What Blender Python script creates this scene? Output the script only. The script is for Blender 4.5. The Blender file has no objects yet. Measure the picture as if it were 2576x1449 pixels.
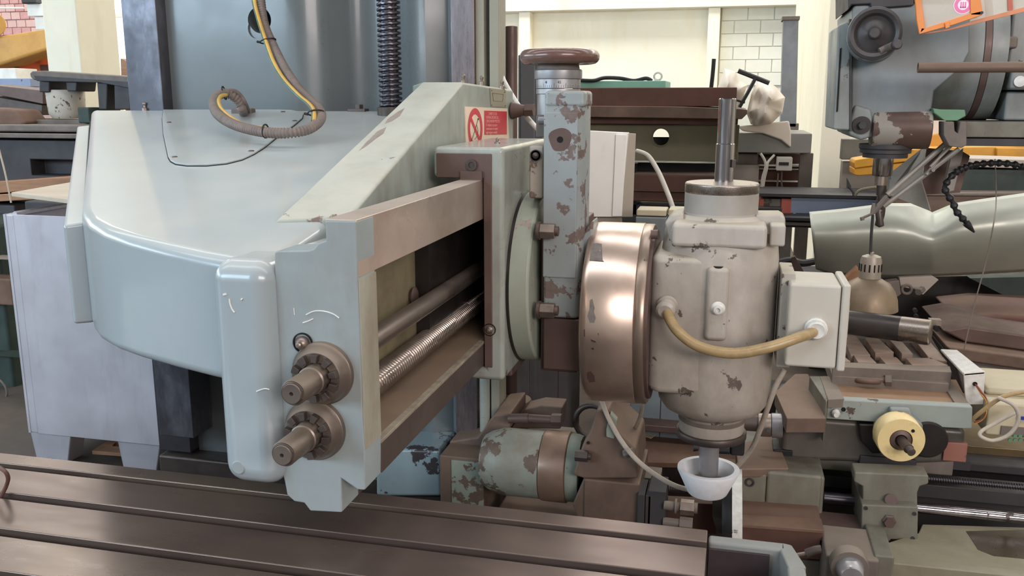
import bpy, bmesh, math, random
from mathutils import Vector, Matrix
random.seed(7)
C = bpy.context.scene.collection
PI = math.pi
# ---------------------------------------------------------------- camera
FPX, PITCH, YAW, CH = 2250.0, math.radians(11.9), math.radians(13.7), 1.6
cam = bpy.data.objects.new('camera', bpy.data.cameras.new('camera'))
C.objects.link(cam)
cam.location = (0, 0, CH)
cam.rotation_euler = (PI/2 - PITCH, 0, YAW)
cam.data.sensor_width = 36.0
cam.data.lens = 36.0*FPX/2576.0
cam.data.clip_start = 0.05
cam.data.clip_end = 200
bpy.context.scene.camera = cam
# ---------------------------------------------------------------- world, lights, exposure
sc = bpy.context.scene
sc.view_settings.view_transform = 'Standard'
sc.view_settings.look = 'None'
sc.view_settings.gamma = 1.0
sc.view_settings.use_curve_mapping = False
sc.view_settings.exposure = 0.0
w = bpy.data.worlds.new('sky'); sc.world = w; w.use_nodes = True
bg = w.node_tree.nodes['Background']
bg.inputs[0].default_value = (0.96, 0.97, 1.0, 1)
bg.inputs[1].default_value = 0.8
def area(name, loc, look, sx, sy, power, col):
    l = bpy.data.lights.new(name, 'AREA'); l.shape = 'RECTANGLE'; l.size = sx; l.size_y = sy
    l.energy = power; l.color = col
    o = bpy.data.objects.new(name, l); C.objects.link(o); o.location = loc
    o.rotation_euler = (Vector(look)-Vector(loc)).to_track_quat('-Z', 'Y').to_euler()
    return o
# daylight from unseen left-hand window bands; roof and warm right fills are added lamps
area('roof_fill_rear', (0, 10.8, 6.85), (0, 10.8, 0), 22, 1.6, 1250, (1, .99, .96))
area('roof_fill_middle', (0, 5.2, 6.85), (0, 5.2, 0), 22, 1.3, 400, (.97, .99, 1))
area('roof_fill_front', (-1, 0.3, 6.85), (-1, 0.3, 0), 18, 1.3, 320, (.96, .97, 1))
area('window_band_left', (-7.5, -3.6, 3.2), (-7.5, 0, 3.0), 8, 1.7, 560, (.60, .81, 1))
area('warm_fill_right', (4.0, -3.6, 3.2), (4.0, 0, 3.0), 5, 1.5, 350, (1, .9, .87))
area('window_band_side', (-15.7, 3.0, 3.4), (0, 3.0, 3.2), 12, 2.2, 560, (.75, .9, 1))
# ---------------------------------------------------------------- pixel -> point helpers
_F = Vector((-math.sin(YAW), math.cos(YAW), 0)); _R = Vector((math.cos(YAW), math.sin(YAW), 0))
def ray(px, py):
    a = (px-1288)/FPX; b = -(py-724.5)/FPX
    h = math.cos(PITCH)+b*math.sin(PITCH)
    return Vector((h*_F.x+a*_R.x, h*_F.y+a*_R.y, -math.sin(PITCH)+b*math.cos(PITCH)))
def A(px, py, Y=None, X=None, Z=None):
    d = ray(px, py)
    t = X/d.x if X is not None else Y/d.y if Y is not None else (Z-CH)/d.z
    return Vector((d.x*t, d.y*t, CH+d.z*t))
def AP(px, py, p0, n):
    d = ray(px, py); o = Vector((0, 0, CH)); n = Vector(n)
    return o + d*((Vector(p0)-o).dot(n)/d.dot(n))
HS, HZ = 0.1568, 1.563                       # slope of the hood top: z = HZ + HS*(Y-3)
def H_(px, py, up=0.0):
    return AP(px, py, (0, 3, HZ+up), (0, -HS, 1))
# ---------------------------------------------------------------- materials
def lin(c):
    return tuple(((v/255)/12.92 if v/255 <= .04045 else ((v/255+.055)/1.055)**2.4) for v in c[:3]) + (1,)
_mats = {}
def mat(name, col, rough=.5, metal=0.0, var=.12, vs=6.0, wear=None, dust=None, bump=0.0, bs=60, stretch=None, spec=.5, coat=0.0, trans=0.0, streak=None, emit=None, alpha=None, rv=.1):
    """wear=(colour, amount, scale, metallic, roughness); dust=(colour, amount); stretch=(sx,sy,sz) brush direction"""
    if name in _mats: return _mats[name]
    m = bpy.data.materials.new(name); m.use_nodes = True; _mats[name] = m
    nt = m.node_tree; N = nt.nodes; L = nt.links
    b = N['Principled BSDF']
    b.inputs['Specular IOR Level'].default_value = spec
    b.inputs['Coat Weight'].default_value = coat
    b.inputs['Coat Roughness'].default_value = .12
    if trans: b.inputs['Transmission Weight'].default_value = trans
    tc = N.new('ShaderNodeTexCoord'); src = tc.outputs['Object']
    if stretch:
        mp = N.new('ShaderNodeMapping'); mp.inputs['Scale'].default_value = stretch
        L.new(src, mp.inputs[0]); ssrc = mp.outputs[0]
    else: ssrc = src
    def noise(scale, detail=5, rough=.6, s=None):
        n = N.new('ShaderNodeTexNoise'); n.inputs['Scale'].default_value = scale
        n.inputs['Detail'].default_value = detail; n.inputs['Roughness'].default_value = rough
        L.new(s or ssrc, n.inputs['Vector']); return n.outputs['Fac']
    def ramp(f, p0, p1, v0=0.0, v1=1.0):
        r = N.new('ShaderNodeMapRange'); r.inputs[1].default_value = p0; r.inputs[2].default_value = p1
        r.inputs[3].default_value = v0; r.inputs[4].default_value = v1; L.new(f, r.inputs[0]); return r.outputs[0]
    def mixc(f, a, c):
        x = N.new('ShaderNodeMix'); x.data_type = 'RGBA'
        if isinstance(f, float): x.inputs[0].default_value = f
        else: L.new(f, x.inputs[0])
        for i, v in ((6, a), (7, c)):
            if isinstance(v, tuple): x.inputs[i].default_value = v
            else: L.new(v, x.inputs[i])
        return x.outputs[2]
    def mixf(f, a, c):
        x = N.new('ShaderNodeMix'); L.new(f, x.inputs[0])
        for i, v in ((2, a), (3, c)):
            if isinstance(v, (int, float)): x.inputs[i].default_value = v
            else: L.new(v, x.inputs[i])
        return x.outputs[0]
    c = lin(col); dark = tuple(v*(1-var*1.6) for v in c[:3])+(1,); lite = tuple(min(1, v*(1+var)) for v in c[:3])+(1,)
    n1 = noise(vs, 6)
    colr = mixc(ramp(n1, .3, .7), dark, lite)
    rgh = ramp(noise(vs*2.3, 4), .3, .7, max(.03, rough-rv), min(1, rough+rv))
    met = metal; hgt = None
    if streak:                                # (colour, amount, stretch)
        mp2 = N.new('ShaderNodeMapping'); mp2.inputs['Scale'].default_value = streak[2]; L.new(src, mp2.inputs[0])
        f = ramp(noise(1.0, 6, .65, mp2.outputs[0]), .56-streak[1]*.3, .98-streak[1]*.3)
        colr = mixc(f, colr, lin(streak[0]))
    if dust:
        g = N.new('ShaderNodeNewGeometry'); sp = N.new('ShaderNodeSeparateXYZ'); L.new(g.outputs['Normal'], sp.inputs[0])
        up = ramp(sp.outputs[2], .35, .95)
        mul = N.new('ShaderNodeMath'); mul.operation = 'MULTIPLY'; L.new(up, mul.inputs[0])
        L.new(ramp(noise(vs*.8+2, 6), .25, .7, dust[1]*.5, min(1, dust[1]*1.4)), mul.inputs[1])
        colr = mixc(mul.outputs[0], colr, lin(dust[0])); rgh = mixf(mul.outputs[0], rgh, .8)
        if metal: met = mixf(mul.outputs[0], metal, 0.15)
    if wear:
        wc, amt, wsn, wm, wr = wear
        f0 = noise(wsn, 7, .62)
        f = ramp(f0, .72-amt*.42, .735-amt*.42)
        wcol = mixc(ramp(noise(wsn*3, 4), .3, .7), tuple(v*.7 for v in lin(wc)[:3])+(1,), lin(wc))
        colr = mixc(f, colr, wcol); rgh = mixf(f, rgh, wr); met = mixf(f, met, wm); hgt = f
    L.new(colr, b.inputs['Base Color'])
    if isinstance(rgh, float): b.inputs['Roughness'].default_value = rgh
    else: L.new(rgh, b.inputs['Roughness'])
    if isinstance(met, (int, float)): b.inputs['Metallic'].default_value = met
    else: L.new(met, b.inputs['Metallic'])
    if bump or hgt is not None:
        bp = N.new('ShaderNodeBump'); bp.inputs['Distance'].default_value = .002
        bp.inputs['Strength'].default_value = 1.0 if bump == 0 else min(1, bump*3)
        h = noise(bs, 4)
        if hgt is not None:
            mm = N.new('ShaderNodeMath'); mm.operation = 'MULTIPLY_ADD'
            L.new(hgt, mm.inputs[0]); mm.inputs[1].default_value = -.4
            m2 = N.new('ShaderNodeMath'); m2.operation = 'MULTIPLY'; L.new(h, m2.inputs[0]); m2.inputs[1].default_value = bump*2
            L.new(m2.outputs[0], mm.inputs[2]); h = mm.outputs[0]
        else:
            m2 = N.new('ShaderNodeMath'); m2.operation = 'MULTIPLY'; L.new(h, m2.inputs[0]); m2.inputs[1].default_value = bump*2; h = m2.outputs[0]
        L.new(h, bp.inputs['Height']); L.new(bp.outputs[0], b.inputs['Normal'])
    if emit:
        b.inputs['Emission Color'].default_value = lin(emit[0]); b.inputs['Emission Strength'].default_value = emit[1]
    if alpha is not None: b.inputs['Alpha'].default_value = alpha
    return m
BR = (105, 84, 74)
M = dict(
 paint=mat('machine_paint', (158, 168, 172), .3, var=.015, vs=3, coat=.5, rv=.02, dust=((204, 202, 192), .45)),
 paint_col=mat('column_paint', (102, 108, 109), .34, var=.07, vs=2, coat=.3),
 paint_side=mat('rib_paint', (160, 167, 159), .4, var=.08, vs=4, wear=((128, 108, 98), .08, 9, 0, .6), streak=((105, 92, 78), .32, (6, 6, 2)), dust=((205, 198, 182), .55)),
 paint_end=mat('end_casting_paint', (150, 159, 160), .45, var=.07, vs=7, wear=((84, 82, 86), .1, 10, 0, .6), streak=((134, 118, 102), .25, (5, 5, 1.5))),
 paint_peel=mat('peeling_blue_paint', (146, 152, 152), .42, var=.1, vs=5, wear=((122, 106, 100), .40, 15, .2, .6), bump=.1, dust=((165, 150, 130), .35)),
 paint_saddle=mat('saddle_paint', (158, 163, 155), .33, var=.08, vs=5, coat=.4, wear=((110, 90, 80), .14, 12, 0, .6), streak=((120, 98, 80), .25, (7, 7, 2))),
 paint_head=mat('head_paint', (186, 178, 168), .45, var=.1, vs=7, wear=((116, 104, 96), .25, 13, .2, .5), bump=.3, bs=14, dust=((196, 184, 160), .4), streak=((132, 118, 106), .5, (5, 5, 2.5))),
 steel=mat('machined_steel', (172, 162, 154), .3, 1.0, var=.15, vs=10, stretch=(30, 1.2, 30), dust=((150, 134, 118), .3), wear=((130, 92, 74), .12, 8, .5, .6)),
 steel_way=mat('way_steel', (82, 80, 86), .38, .55, var=.14, vs=6, streak=((150, 150, 158), .2, (5, 5, 2))),
 steel_way_r=mat('oily_way_steel', (122, 110, 110), .3, .6, var=.16, vs=6, stretch=(8, 8, 1.5)),
 steel_rail=mat('rail_steel', (200, 184, 172), .32, .7, var=.06, vs=2, dust=((160, 146, 134), .45), streak=((140, 108, 92), .25, (2.5, 2.5, 3))),
 steel_low=mat('lower_rail_steel', (104, 90, 84), .45, .5, var=.14, vs=4, dust=((132, 110, 88), .8)),
 steel_ring=mat('ring_steel', (224, 202, 188), .29, .86, var=.03, vs=2, rv=.02, streak=((170, 140, 124), .2, (5, 5, 5))),
 steel_ring2=mat('dull_ring_steel', (160, 142, 128), .36, .75, var=.07, vs=4),
 chrome=mat('ground_shaft', (165, 160, 162), .16, 1.0, var=.2, vs=2.4, stretch=(14, 14, 1), wear=((90, 78, 74), .22, 1.6, .6, .45)),
 screw=mat('screw_steel', (150, 138, 130), .33, .9, var=.1, dust=((130, 108, 92), .3)),
 darkscrew=mat('dark_screw', (96, 92, 98), .34, .85, var=.2, vs=8),
 bolt=mat('bolt_steel', (150, 136, 126), .4, .75, var=.15, vs=20),
 collar=mat('collar_steel', (126, 114, 106), .42, .7, var=.12, vs=8, dust=((165, 145, 118), .35)),
 darksteel=mat('dark_steel', (92, 82, 78), .48, .6, var=.18, vs=10),
 brown=mat('greasy_brown_casting', (104, 84, 78), .5, .35, var=.16, vs=6, bump=.06),
 brown_dusty=mat('dusty_brown_casting', (122, 100, 86), .62, .2, var=.18, vs=5, bump=.08, dust=((144, 120, 102), .55), streak=((78, 62, 56), .5, (5, 5, 4))),
 side_green=mat('worn_green_casting', (142, 148, 134), .55, .0, var=.14, vs=6, wear=((112, 92, 78), .42, 7, .2, .6), bump=.15),
 table=mat('table_steel', (116, 100, 93), .3, .6, var=.1, vs=2.2, stretch=(.8, 3, 1), rv=.05, streak=((170, 152, 130), .5, (.45, .8, 1)), wear=((138, 100, 80), .06, 3, .2, .6)),
 trough=mat('trough_paint', (120, 120, 116), .5, 0, var=.2, vs=4, wear=((70, 60, 56), .3, 6, 0, .6)),
 tablegroove=mat('groove_steel', (92, 78, 70), .6, .3, var=.2, vs=8),
 wheel=mat('brown_bakelite', (112, 84, 76), .25, .1, var=.08, vs=20, coat=.3),
 dial=mat('satin_dial', (160, 158, 160), .4, .6, var=.08, vs=10),
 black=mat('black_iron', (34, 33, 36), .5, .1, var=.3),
 blackhole=mat('dark_recess', (20, 18, 18), .9, 0, var=.1),
 rubber=mat('grey_conduit', (122, 110, 104), .6, 0, var=.15, vs=30, dust=((140, 122, 108), .5)),
 yellowwire=mat('yellow_wire', (214, 170, 84), .4, 0, var=.1, vs=14),
 greenwire=mat('green_wire', (86, 110, 96), .5, 0, var=.2, vs=14),
 hose=mat('ochre_cable', (176, 150, 108), .32, 0, var=.1, vs=18, streak=((120, 100, 76), .2, (14, 14, 14))),
 greycable=mat('pale_grey_cable', (188, 176, 162), .55, 0, var=.12, vs=30, streak=((120, 104, 90), .3, (30, 30, 30))),
 boxwhite=mat('pale_plastic', (198, 192, 180), .42, 0, var=.05, vs=5),
 gland=mat('white_nylon', (226, 224, 218), .4, 0, var=.1, vs=60),
 cup=mat('white_abrasive', (232, 232, 236), .85, 0, var=.05, vs=30, bump=.1, bs=300),
 cupin=mat('dusty_grinding_face', (176, 166, 158), .9, 0, var=.1, vs=20),
 sheet=mat('galvanised_sheet', (196, 192, 198), .42, .35, var=.06, vs=2.5, streak=((150, 146, 154), .15, (6, 6, 1))),
 sheetgrey=mat('streaked_zinc_sheet', (140, 134, 134), .5, .3, var=.12, vs=3, streak=((176, 168, 160), .3, (14, 14, 1))),
 cream=mat('cream_plaster', (242, 234, 212), .8, 0, var=.03, vs=3, streak=((222, 204, 172), .2, (4, 4, .6)), bump=.03),
 wallw=mat('white_wall_paint', (246, 240, 222), .85, 0, var=.03, vs=1, streak=((232, 214, 178), .12, (1.5, 1.5, .4))),
 whiteblock=mat('white_block', (236, 234, 222), .85, 0, var=.03, vs=5),
 mortar=mat('pale_mortar', (226, 224, 212), .95, 0, var=.05),
 brick=mat('pink_brick', (214, 160, 156), .9, 0, var=.1, vs=9, bump=.1),
 brick2=mat('light_pink_brick', (230, 188, 180), .9, 0, var=.1, vs=9, bump=.1),
 brickmortar=mat('brick_mortar', (206, 172, 166), .95, 0, var=.08),
 floor=mat('oily_concrete', (74, 66, 60), .75, 0, var=.3, vs=1.2, bump=.1, streak=((120, 100, 84), .2, (1, 1, 1))),
 orange=mat('orange_paint', (222, 116, 70), .45, 0, var=.06, vs=3),
 orangeframe=mat('orange_guard_paint', (224, 132, 56), .42, 0, var=.08, vs=6, wear=((150, 80, 50), .1, 14, 0, .6)),
 yellow=mat('yellow_paint', (214, 160, 82), .5, 0, var=.07, vs=3, streak=((150, 104, 60), .15, (3, 3, 3))),
 yellow2=mat('bright_yellow_beam', (226, 160, 44), .5, 0, var=.1, vs=3, streak=((140, 100, 50), .25, (3, 3, 3))),
 rust=mat('rusty_steel', (104, 72, 62), .7, .15, var=.22, vs=4, bump=.1, dust=((120, 98, 82), .5)),
 rustbright=mat('orange_rust', (122, 94, 78), .75, .1, var=.22, vs=5, bump=.1),
 olive=mat('olive_green_casting', (118, 112, 88), .6, 0, var=.16, vs=2.5, streak=((96, 84, 66), .35, (2, 2, .8))),
 green=mat('mint_green_paint', (132, 186, 166), .5, 0, var=.08, vs=4),
 dkgreen=mat('dark_green_casting', (48, 62, 56), .6, 0, var=.3, vs=5),
 greenblk=mat('workshop_green_paint', (98, 140, 108), .5, 0, var=.12, vs=6),
 castgrey=mat('dusty_grey_casting', (124, 114, 106), .65, .15, var=.2, vs=4, bump=.1, dust=((146, 132, 118), .6), streak=((84, 74, 66), .5, (6, 6, 4))),
 castdark=mat('dark_grey_casting', (66, 63, 65), .6, .2, var=.2, vs=4),
 speck=mat('speckled_whitewash', (196, 186, 172), .7, 0, var=.1, vs=6, wear=((96, 84, 78), .26, 22, 0, .7)),
 wood=mat('raw_timber', (166, 122, 92), .75, 0, var=.2, vs=3, stretch=(1, 8, 8)),
 woodpale=mat('pale_plywood', (196, 180, 160), .6, 0, var=.1, vs=3, stretch=(1, 6, 6)),
 paint2=mat('blue_grey_machine_paint', (126, 135, 138), .42, 0, var=.08, vs=3, wear=((96, 84, 78), .08, 9, 0, .6), streak=((84, 78, 74), .62, (3, 3, 1.6))),
 paint2b=mat('pale_blue_casting', (142, 148, 146), .45, 0, var=.08, vs=4, wear=((104, 92, 84), .14, 9, 0, .6), streak=((92, 84, 76), .5, (5, 5, 2))),
 dirtygreen=mat('dirty_green_paint', (126, 123, 110), .55, 0, var=.14, vs=4, wear=((84, 74, 64), .2, 7, 0, .6), streak=((76, 66, 56), .6, (5, 5, 3))),
 palegreen=mat('pale_green_cover', (146, 140, 118), .5, 0, var=.1, vs=2.5, streak=((104, 92, 76), .5, (3, 3, 3))),
 grime_and_shade=mat('black_grease_and_shade', (38, 32, 30), .4, .1, var=.3),  # black grease, and the painted shade boxes round the rail
 dialyellow=mat('cream_yellow_dial', (232, 208, 150), .42, 0, var=.05, vs=12, streak=((150, 120, 80), .12, (12, 12, 12))),
 lampshade=mat('tarnished_lampshade', (142, 124, 102), .5, .35, var=.16, vs=7),
 lampneck=mat('grey_lamp_cap', (164, 152, 138), .42, .2, var=.08, vs=10),
 curvesheet=mat('bent_zinc_sheet', (178, 180, 168), .42, .35, var=.08, vs=3, streak=((190, 186, 160), .12, (2, 2, 2))),
 cloth=mat('white_plastic_wrap', (226, 214, 198), .45, 0, var=.06, vs=4, bump=.15, bs=12),
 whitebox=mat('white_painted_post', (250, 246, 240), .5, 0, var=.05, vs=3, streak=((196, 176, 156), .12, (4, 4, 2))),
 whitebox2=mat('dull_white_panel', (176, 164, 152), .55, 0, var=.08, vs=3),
 window=mat('bright_window_pane', (250, 252, 255), .3, 0, var=0, emit=((245, 250, 255), 1.3)),
 acrylic=mat('scratched_acrylic', (216, 206, 190), .3, 0, var=.05, vs=4, alpha=.45),
 stickerw=mat('sticker_white', (246, 226, 236), .5, var=.01),
 stickerp=mat('sticker_pink', (232, 120, 170), .5, var=.02),
 red=mat('sign_red', (206, 62, 72), .45, var=.05),
 signw=mat('sign_cream', (236, 214, 190), .5, var=.04),
 signink=mat('sign_pale_print', (240, 170, 160), .6, var=.04),
 redpaint=mat('worn_red_paint', (186, 96, 80), .55, var=.14, vs=9),
 bluegrey=mat('blue_grey_beam', (142, 154, 178), .5, 0, var=.1, vs=4, wear=((70, 70, 84), .14, 8, 0, .6)),
 plate_tag=mat('engraved_tag', (166, 160, 140), .45, .3, var=.06),
 blueled=mat('blue_screen', (50, 60, 150), .3, var=.05),
 cream_box=mat('cream_electronics_case', (192, 180, 152), .5, var=.06, vs=5),
 paper=mat('scrap_paper', (206, 186, 160), .8, var=.05),
 redwire=mat('red_wire', (150, 70, 60), .5, var=.1),
)
# ---------------------------------------------------------------- mesh builder
BASE = {}
class MB:
    def __init__(s): s.v = []; s.f = []
    def add(s, vs, fs):
        o = len(s.v); s.v += [Vector(v) for v in vs]; s.f += [tuple(i+o for i in f) for f in fs]; return s
    def hexa(s, p):
        return s.add(p, [(0, 3, 2, 1), (4, 5, 6, 7), (0, 1, 5, 4), (1, 2, 6, 5), (2, 3, 7, 6), (3, 0, 4, 7)])
    def box(s, x0, x1, y0, y1, z0, z1):
        return s.hexa([(x0, y0, z0), (x1, y0, z0), (x1, y1, z0), (x0, y1, z0), (x0, y0, z1), (x1, y0, z1), (x1, y1, z1), (x0, y1, z1)])
    def pbox(s, px0, py0, px1, py1, Y, d):
        a = A(px0, py0, Y=Y); b = A(px1, py1, Y=Y)
        return s.box(min(a.x, b.x), max(a.x, b.x), Y, Y+d, min(a.z, b.z), max(a.z, b.z))
    def prism(s, pts, vec):
        n = len(pts); vec = Vector(vec); p = [Vector(q) for q in pts]
        return s.add(p+[q+vec for q in p], [tuple(range(n)), tuple(range(2*n-1, n-1, -1))]+[(i, i+n, (i+1) % n+n, (i+1) % n) for i in range(n)])
    def slab(s, pxs, Y, d):
        return s.prism([A(x, y, Y=Y) for x, y in pxs], (0, d, 0))
    def frame(s, axis):
        z = Vector(axis).normalized()
        x = Vector((1, 0, 0)) if abs(z.x) < .8 else Vector((0, 1, 0))
        x = (x - z*x.dot(z)).normalized(); return x, z.cross(x), z
    def lathe(s, prof, org, axis=(0, 0, 1), n=40, a0=0.0, a1=2*PI, cap=True):
        x, y, z = s.frame(axis); org = Vector(org); full = abs(a1-a0-2*PI) < 1e-6
        k = n if full else n+1; vs = []
        for r, h in prof:
            for i in range(k):
                t = a0+(a1-a0)*i/n
                vs.append(org+z*h+(x*math.cos(t)+y*math.sin(t))*r)
        fs = []
        for j in range(len(prof)-1):
            for i in range(k if full else k-1):
                fs.append((j*k+i, j*k+(i+1) % k, (j+1)*k+(i+1) % k, (j+1)*k+i))
        if cap and full:
            if prof[0][0] > 1e-6: fs.append(tuple(range(k))[::-1])
            if prof[-1][0] > 1e-6: fs.append(tuple((len(prof)-1)*k+i for i in range(k)))
        return s.add(vs, fs)
    def cyl(s, p0, p1, r0, r1=None, n=28):
        p0 = Vector(p0); p1 = Vector(p1)
        return s.lathe([(r0, 0), (r0 if r1 is None else r1, (p1-p0).length)], p0, p1-p0, n)
    def hexnut(s, p0, p1, r):
        return s.cyl(p0, p1, r, n=6)
    def tube(s, pts, r, n=10, closed=False, smooth=6, rf=None):
        P = [Vector(p) for p in pts]
        if smooth and len(P) > 2:
            Q = []; m = len(P)
            for i in range(m if closed else m-1):
                if closed: a, b, c, d = P[i-1], P[i], P[(i+1) % m], P[(i+2) % m]
                else: a, b, c, d = P[max(i-1, 0)], P[i], P[i+1], P[min(i+2, m-1)]
                for k in range(smooth):
                    t = k/smooth
                    Q.append(.5*((2*b)+(c-a)*t+(2*a-5*b+4*c-d)*t*t+(3*b-a-3*c+d)*t**3))
            if not closed: Q.append(P[-1])
            P = Q
        m = len(P); vs = []; up = None
        for i in range(m):
            t = (P[(i+1) % m]-P[i-1]) if closed else (P[min(i+1, m-1)]-P[max(i-1, 0)])
            t.normalize()
            if up is None:
                up = Vector((0, 0, 1)) if abs(t.z) < .9 else Vector((1, 0, 0))
            u = (up-t*up.dot(t)).normalized(); up = u; w_ = t.cross(u)
            rr = r if rf is None else rf(i)
            vs += [P[i]+(u*math.cos(2*PI*k/n)+w_*math.sin(2*PI*k/n))*rr for k in range(n)]
        fs = []
        for i in range(m if closed else m-1):
            for k in range(n):
                j = (i+1) % m
                fs.append((i*n+k, i*n+(k+1) % n, j*n+(k+1) % n, j*n+k))
        if not closed: fs += [tuple(range(n))[::-1], tuple((m-1)*n+k for k in range(n))]
        return s.add(vs, fs)
    def corr(s, pts, r, pitch, n=14):
        """corrugated hose along pts"""
        P = [Vector(p) for p in pts]; Q = []
        m = len(P)
        for i in range(m-1):
            a, b, c, d = P[max(i-1, 0)], P[i], P[i+1], P[min(i+2, m-1)]
            for k in range(24):
                t = k/24
                Q.append(.5*((2*b)+(c-a)*t+(2*a-5*b+4*c-d)*t*t+(3*b-a-3*c+d)*t**3))
        Q.append(P[-1])
        out = [Q[0]]; acc = 0; step = pitch/4
        for i in range(1, len(Q)):
            seg = (Q[i]-Q[i-1]).length; d0 = step-acc
            while d0 <= seg:
                out.append(Q[i-1]+(Q[i]-Q[i-1])*(d0/seg)); d0 += step
            acc = (acc+seg) % step
        return s.tube(out, r, n, smooth=0, rf=lambda i: r*(1, 1, .74, .74)[i % 4])
    def torus(s, c, axis, R, r, n=40, m=14, a0=0, a1=2*PI):
        x, y, z = s.frame(axis); c = Vector(c); full = abs(a1-a0-2*PI) < 1e-6
        pts = [c+(x*math.cos(a0+(a1-a0)*i/n)+y*math.sin(a0+(a1-a0)*i/n))*R for i in range(n if full else n+1)]
        return s.tube(pts, r, m, closed=full, smooth=0)
    def sphere(s, c, r, n=16, sz=1.0):
        return s.lathe([(max(1e-7, r*math.sin(PI*i/n)), -r*sz*math.cos(PI*i/n)) for i in range(n+1)], c, (0, 0, 1), n*2, cap=False)
    def screwthread(s, p0, p1, r, pitch, depth, n=24, spp=8, duty=.5):
        """a real helical thread"""
        p0 = Vector(p0); p1 = Vector(p1); x, y, z = s.frame(p1-p0); L_ = (p1-p0).length
        rows = int(L_/pitch*spp); vs = []
        for j in range(rows+1):
            h = L_*j/rows
            for i in range(n):
                t = i/n; ph = (h/pitch-t) % 1.0
                rr = r-depth*(0 if ph < duty*.8 else (ph-duty*.8)/.1 if ph < duty*.8+.1 else 1 if ph < .9 else (1-ph)/.1)
                vs.append(p0+z*h+(x*math.cos(2*PI*t)+y*math.sin(2*PI*t))*rr)
        fs = [(j*n+i, j*n+(i+1) % n, (j+1)*n+(i+1) % n, (j+1)*n+i) for j in range(rows) for i in range(n)]
        fs += [tuple(range(n))[::-1], tuple(rows*n+i for i in range(n))]
        return s.add(vs, fs)
    def cap(s, c, axis, r, h):
        """socket-head cap screw"""
        c = Vector(c); a = Vector(axis).normalized()
        return s.lathe([(r, 0), (r, h), (r*.55, h), (r*.55, h*.4), (0, h*.4)], c, a, 16, cap=True)
    def build(s, name, m, parent=None, bevel=0.0, seg=2, ang=35, label=None, kind=None, flat=False):
        base = BASE.get(parent.name, Vector((0, 0, 0))) if parent else None
        if base is None:
            xs = [v.x for v in s.v]; ys = [v.y for v in s.v]; zs = [v.z for v in s.v]
            base = Vector(((min(xs)+max(xs))/2, (min(ys)+max(ys))/2, min(zs)))
        me = bpy.data.meshes.new(name)
        me.from_pydata([v-base for v in s.v], [], s.f)
        bm = bmesh.new(); bm.from_mesh(me)
        bmesh.ops.remove_doubles(bm, verts=bm.verts, dist=1e-6)
        bmesh.ops.recalc_face_normals(bm, faces=bm.faces)
        bm.to_mesh(me); bm.free()
        if not flat:
            for p in me.polygons: p.use_smooth = True
            me.set_sharp_from_angle(angle=math.radians(ang))
        me.materials.append(m if not isinstance(m, str) else M[m])
        o = bpy.data.objects.new(name, me); C.objects.link(o)
        if parent: o.parent = parent
        else: o.location = base
        BASE[o.name] = base
        if bevel:
            bv = o.modifiers.new('bevel', 'BEVEL'); bv.width = bevel; bv.segments = seg; bv.limit_method = 'ANGLE'
            bv.angle_limit = math.radians(ang); bv.harden_normals = True; bv.use_clamp_overlap = True
        if label: o['label'] = label
        if kind: o['kind'] = kind
        return o
def thing(name, label, cat, loc, group=None):
    o = bpy.data.objects.new(name, None); C.objects.link(o); o.location = loc; o.empty_display_size = .1
    o['label'] = label; o['category'] = cat
    if group: o['group'] = group
    BASE[o.name] = Vector(loc); return o
def tag(o, label, cat, group=None):
    o['label'] = label; o['category'] = cat
    if group: o['group'] = group
    return o
def cut(o, mb):
    """subtract a builder's solid from object o and keep only the result"""
    me = bpy.data.meshes.new('cutter'); me.from_pydata([v-BASE[o.name] for v in mb.v], [], mb.f)
    bm = bmesh.new(); bm.from_mesh(me); bmesh.ops.recalc_face_normals(bm, faces=bm.faces); bm.to_mesh(me); bm.free()
    c = bpy.data.objects.new('cutter', me); C.objects.link(c); c.location = BASE[o.name] if not o.parent else BASE[o.name]
    bv = [m_ for m_ in o.modifiers if m_.type == 'BEVEL']
    props = [(b_.width, b_.segments) for b_ in bv]
    for b_ in bv: o.modifiers.remove(b_)
    md = o.modifiers.new('cut', 'BOOLEAN'); md.object = c; md.operation = 'DIFFERENCE'; md.solver = 'EXACT'
    bpy.context.view_layer.update()
    dg = bpy.context.evaluated_depsgraph_get()
    new = bpy.data.meshes.new_from_object(o.evaluated_get(dg))
    o.modifiers.clear(); o.data = new
    new.set_sharp_from_angle(angle=math.radians(35))
    for w_, s_ in props:
        b_ = o.modifiers.new('bevel', 'BEVEL'); b_.width = w_; b_.segments = s_; b_.limit_method = 'ANGLE'; b_.angle_limit = math.radians(35); b_.harden_normals = True
    bpy.data.objects.remove(c)
def XZ(pts, y): return [Vector((x, y, z)) for x, z in pts]
def text(txt, m, p, size, parent, rot, depth=.0004, name='lettering'):
    cu = bpy.data.curves.new(name, 'FONT'); cu.body = txt; cu.size = size; cu.extrude = depth
    t = bpy.data.objects.new(name, cu); C.objects.link(t)
    bpy.context.view_layer.update()
    me = bpy.data.meshes.new_from_object(t.evaluated_get(bpy.context.evaluated_depsgraph_get()))
    bpy.data.objects.remove(t)
    me.materials.clear(); me.materials.append(M[m])
    o = bpy.data.objects.new(name, me); C.objects.link(o); o.parent = parent
    o.location = Vector(p)-BASE[parent.name]; o.rotation_euler = rot; BASE[o.name] = Vector(p)
    return o
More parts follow.
